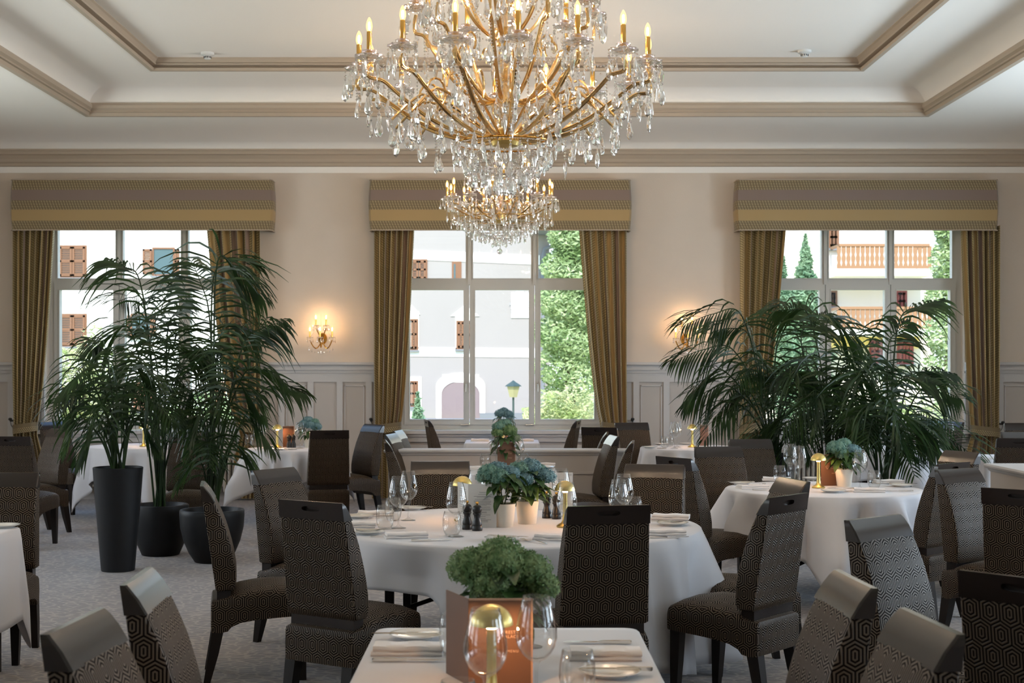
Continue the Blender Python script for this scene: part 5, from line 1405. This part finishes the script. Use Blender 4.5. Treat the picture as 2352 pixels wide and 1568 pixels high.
def arm_path(r, z0, z1, up=.06, r0=.05, n=26):
    # sweeps out low, climbs, and curls over into the candle cup
    H = z1-z0; P = [Vector((r0,0,z0)), Vector((r*.30,0,z0+.0*H)), Vector((r*.56,0,z0+.20*H)), Vector((r*.78,0,z0+.52*H)), Vector((r*.90,0,z0+.72*H)), Vector((r*1.0,0,z0+.76*H)), Vector((r*1.015,0,z0+.86*H)), Vector((r,0,z1-.012))]
    Q = [P[0]*2-P[1]]+P+[P[-1]*2-P[-2]]; cv = []
    for i in range(1, len(Q)-2):
        for k in range(6):
            t = k/6; a, b_, c, d_ = Q[i-1], Q[i], Q[i+1], Q[i+2]; cv.append(.5*((2*b_)+(c-a)*t+(2*a-5*b_+4*c-d_)*t*t+(3*b_-3*c+d_-a)*t**3))
    cv.append(P[-1]); return cv
def chandelier(x, y, z, label, tiers, ztop, basket, psize, seed, hubr=.055, tr=.0085, ball=None, lower=None, skirt=None):
    o = thing('crystal_chandelier', label, 'chandelier', (x, y, z), 0, 'crystal chandeliers with candle bulbs'); R_ = random.Random(seed)
    H = ztop-z
    # stem: gilt rod with cut glass balusters
    m = MB(); m.lathe([(.011,-.02),(.011,H)], 10); m.build('rod', M['gold'], o, smooth=True)
    m = MB(); zz = .10
    while zz < H-.1:
        hgt = R_.choice((.10,.14,.18)); rr = hubr*R_.choice((.7,1.0,1.25))
        m.lathe([(.016,zz),(rr*.55,zz+hgt*.10),(rr,zz+hgt*.38),(rr*.95,zz+hgt*.55),(rr*.45,zz+hgt*.8),(rr*.65,zz+hgt*.95),(.016,zz+hgt)], 14, scal=.05, ns=7); zz += hgt+.012
        if zz > 1.25: break
    m.build('glass_column', M['crystal'], o, smooth=True, sharp=30)
    m = MB(); m.lathe([(0,-.035),(.03,-.03),(hubr*1.15,-.02),(hubr*1.3,0),(hubr*1.15,.02),(hubr*.8,.03),(hubr*.9,.055),(hubr*.5,.07),(.012,.075)], 24); m.build('hub', M['brass'], o, smooth=True, sharp=35)
    m = MB(); m.lathe([(0,H),(.10,H),(.09,H-.03),(.03,H-.06),(0,H-.06)], 24); m.build('ceiling_rose', M['gold'], o, smooth=True)
    hang = []; beads = MB(); bs = psize*.075
    def chain(p, q, n, sag=0):
        for i in range(n+1): t = i/n; pp = Vector(p).lerp(Vector(q), t); pp.z -= sag*4*t*(1-t); bead(beads, pp, bs*R_.uniform(.8,1.15))
    for (n, r, z0, z1, sc, ph) in tiers:
        cv = arm_path(r, z0, z1); first = None
        for k in range(n):
            a = ph+2*pi*k/n
            if first is None:
                m = MB(); m.tube(cv, tr, 7)
                for off in (-1, 1): m.tube([p+Vector((0, off*tr*.95, tr*.5)) for p in cv[4:-3]], tr*.5, 5)
                # small scroll on the arm
                sp_ = [Vector((r*.52+.07*r*cos(t*.5), 0, lerp(z0,z1,.62)+.10*r*sin(t*.5))) for t in range(0, 9)]; m.tube(sp_, tr*.7, 5)
                first = m.build('arm', M['armgold'], o, smooth=True); first.rotation_euler = (0, 0, a)
                candle_parts(first, r, z1, sc)
            else: dup(first, rz=a, parent=o)
            ca, sa = cos(a), sin(a); rr = .066*sc
            for j in range(7):
                b_ = a+2*pi*j/7; px_, py_ = r*ca+rr*cos(b_), r*sa+rr*sin(b_); L = psize*R_.choice((.62,.8,1.0,1.15)); dz = R_.uniform(.01,.05)
                chain((px_, py_, z1+.025), (px_, py_, z1+.025-dz-.01), 3); hang.append((px_, py_, z1+.012-dz, L))
            if r > .3:
                for t in ((10, 14, 18, 22, 26, 30, 33) if r > .6 else (12, 18, 24, 30)):
                    p = cv[min(t, len(cv)-1)]; L = psize*R_.uniform(.75,1.2); dz = R_.uniform(.02,.12)
                    chain((p.x*ca, p.x*sa, p.z-tr), (p.x*ca, p.x*sa, p.z-tr-dz), max(2, int(dz/(bs*2.2)))); hang.append((p.x*ca, p.x*sa, p.z-tr-dz-.01, L))
            a2 = a+2*pi/n
            chain((r*ca*.97, r*sa*.97, z1+.02), (r*cos(a2)*.97, r*sin(a2)*.97, z1+.02), 14, .07*r/.6)
            chain((r*ca*.5, r*sa*.5, lerp(z0,z1,.3)), (r*ca*.9, r*sa*.9, z1-.01), 10, .03)
    if lower:      # drooping arms without candles that only carry pendants
        n, r, zt_, zb_ = lower; first = None
        for k in range(n):
            a = 2*pi*(k+.5)/n
            cv = [Vector((hubr+ (r-hubr)*t, 0, .02+zt_*sin(t*pi*.62)-max(0, t-.72)*zb_)) for t in [i/14 for i in range(15)]]
            if first is None: m = MB(); m.tube(cv, tr*.85, 6); first = m.build('pendant_arm', M['armgold'], o, smooth=True); first.rotation_euler = (0, 0, a)
            else: dup(first, rz=a, parent=o)
            for t in (5, 8, 11, 14):
                p = cv[t]; L = psize*R_.uniform(.9,1.35); dz = R_.uniform(.01,.05); chain((p.x*cos(a), p.x*sin(a), p.z), (p.x*cos(a), p.x*sin(a), p.z-dz), 3); hang.append((p.x*cos(a), p.x*sin(a), p.z-dz-.01, L))
    for rr, zz, n in basket:
        for k in range(n):
            a = 2*pi*(k+R_.uniform(-.2,.2))/n; q = rr*R_.uniform(.9,1.08); hang.append((q*cos(a), q*sin(a), zz+R_.uniform(-.02,.02), psize*R_.uniform(.65,1.05)))
        for k in range(max(6, n)):
            a = 2*pi*k/max(6, n); chain((rr*cos(a), rr*sin(a), zz+.015), (rr*cos(a+2*pi/max(6, n)), rr*sin(a+2*pi/max(6, n)), zz+.015), 5)
    for k in range(0, len(basket)-1):
        (ra, za, na), (rb, zb2, nb) = basket[k], basket[k+1]
        for j in range(10): a = 2*pi*j/10; chain((ra*cos(a), ra*sin(a), za), (rb*cos(a), rb*sin(a), zb2), 6)
    if basket:
        m = MB()
        for rr, zz, n in basket[:1]: m.tube([(rr*cos(2*pi*k/40), rr*sin(2*pi*k/40), zz+.02) for k in range(41)], tr*.6, 5)
        m.build('basket_ring', M['gold'], o, smooth=True)
    if ball:
        m = MB(); R0 = ball[0]
        m.loft([[(R0*sin(t)*cos(2*pi*(k+.5*(i % 2))/10), R0*sin(t)*sin(2*pi*(k+.5*(i % 2))/10), ball[1]-R0*cos(t)) for k in range(10)] for i, t in enumerate([pi*q/8 for q in range(9)])], (False, False)); m.build('cut_ball', M['crystal'], o)
        chain((0,0,ball[1]+R0), (0,0,-.03), 10)
    # pendants: the hundred nearest as single parts, the rest as one
    hang.sort(key=lambda h: h[1])
    meshes = {k: None for k in ('almond', 'spear', 'drop')}; rest = MB(); keys = list(meshes)
    for i, (hx, hy, hz, L) in enumerate(hang):
        kd = R_.choice(('almond','almond','drop','spear')); rot = R_.uniform(0, pi)
        if i % max(1, len(hang)//100) == 0 and i//max(1, len(hang)//100) < 98:
            if meshes[kd] is None: q = pend_mesh(kd, 1.0).build('crystal_pendant', M['crystal'], o); meshes[kd] = q
            else: q = dup(meshes[kd], parent=o)
            q.location = (hx, hy, hz); q.rotation_euler = (0, 0, rot); q.scale = (L, L, L)
        else:
            pm = pend_mesh(kd, L); pm.xf(Matrix.Translation((hx, hy, hz)) @ Matrix.Rotation(rot, 4, 'Z')); b0 = len(rest.v); rest.v += pm.v; rest.f += [tuple(q+b0 for q in f) for f in pm.f]; rest.m += [0]*len(pm.f)
    if rest.v: tag(rest.build('crystal_pendants', M['crystal'], o), kind='stuff')
    tag(beads.build('bead_chains', M['crystal2'], o), kind='stuff')
    return o
D1 = 7.0
chandelier(X(1160,D1), D1, Zp(326,D1), 'large gilt crystal chandelier in the foreground, cut by the top edge',
    [(16, .715, .02, .325, 1.0, .08), (10, .44, .20, .62, 1.0, .15), (6, .28, .52, .84, 1.0, .3)], 4.82,
    [(.24,-.03,22), (.20,-.08,22), (.16,-.125,18), (.11,-.16,14), (.05,-.18,8)], .090, 5, hubr=.055, lower=(14, .56, .20, .42))
D2 = 13.5
chandelier(X(1148,D2), D2, Zp(505,D2), 'smaller crystal chandelier hanging lower in front of the middle window', 
    [(14, .50, .0, .17, .95, .1), (6, .30, .18, .38, .95, .4), (3, .10, .0, .06, .95, .26)], 4.82,
    [(.44,-.01,26), (.36,-.045,34), (.31,-.085,32), (.25,-.12,28), (.18,-.15,22), (.11,-.175,14), (.05,-.19,8)], .075, 6, hubr=.045, tr=.007, ball=(.028,-.30))

def sconce(px, py, label):
    d = WY-.14; o = thing('wall_sconce', label, 'wall lamp', (X(px, d), d, Zp(py, d)), 0, 'gilt crystal wall sconces'); R_ = random.Random(px)
    m = MB(); m.lathe([(0,-.12),(.05,-.115),(.055,-.11),(.05,-.10),(0,-.10)], 20); m.v = [(q[0], -q[2]+.02, q[1]*1.3) for q in m.v]; m.build('backplate', M['gold'], o, smooth=True)
    beads = MB(); hang = []
    def arm(x, y_, z, sag):
        m = MB(); cv = [Vector((x*t, y_*t+.06*(1-t), -.02-sag*sin(pi*min(1, t*1.0))*(1) + (z+.0)*t)) for t in [i/14 for i in range(15)]]
        m.tube(cv, .007, 6); a = m.build('arm', M['gold'], o, smooth=True)
        c = MB(); sc = .85
        holder = a
        m = MB(); m.lathe([(.010,0),(.028,.004),(.044,.018),(.040,.018),(.008,.010)], 16, scal=.06, ns=8); m.v = [(q[0]*sc+x, q[1]*sc+y_, q[2]*sc+z) for q in m.v]; m.build('drip_pan', M['crystal2'], a, smooth=True)
        m = MB(); m.lathe([(.012,.01),(.012,.10),(0,.10)], 10); m.v = [(q[0]*sc+x, q[1]*sc+y_, q[2]*sc+z) for q in m.v]; m.build('candle_tube', M['gold'], a, smooth=True, sharp=40)
        m = MB(); m.lathe([(.008,.10),(.015,.115),(.017,.13),(.012,.155),(.004,.175),(0,.18)], 10, mi=0); m.lathe([(0,.108),(.004,.112),(.005,.125),(.0045,.145),(0,.155)], 8, mi=1); m.v = [(q[0]*sc+x, q[1]*sc+y_, q[2]*sc+z) for q in m.v]; m.build('bulb', [M['bulbglow'], M['filament2']], a, smooth=True)
        for j in range(5):
            b_ = 2*pi*j/5; hang.append((x+.037*cos(b_), y_+.037*sin(b_), z-.005, R_.uniform(.035,.055)))
            for i in range(3): bead(beads, (x+.037*cos(b_), y_+.037*sin(b_), z+.005+i*.004), .004)
    for x, y_, z, s_ in ((-.135,-.03,.0,.10), (.135,-.03,.0,.10), (0,-.12,.0,.09), (-.062,-.03,.145,-.0), (.062,-.03,.145,-.0)): arm(x, y_, z, s_)
    for k in range(9): x = (k-4)*.036; hang.append((x, -.05+.02*R_.random(), -.09-.05*cos(x*9), .05)); 
    for k in range(14): bead(beads, (0, -.03, .15+k*.011), .006)
    for s_ in (-1, 1):
        for k in range(12): t = k/11; bead(beads, (s_*(.062+.073*t), -.03, .15-.13*t-.03*sin(pi*t)), .0045)
    f = None
    for hx, hy, hz, L in hang:
        if f is None: f = pend_mesh('almond', 1).build('crystal_pendant', M['crystal'], o); q = f
        else: q = dup(f, parent=o)
        q.location = (hx, hy, hz); q.scale = (L, L, L); q.rotation_euler = (0, 0, R_.random()*3)
    tag(beads.build('bead_chains', M['crystal2'], o), kind='stuff')
    return o
sconce(738, 777, 'lit gilt wall sconce with crystal drops between the left and middle windows')
sconce(1577, 779, 'lit gilt wall sconce with crystal drops partly behind the right palm leaves')
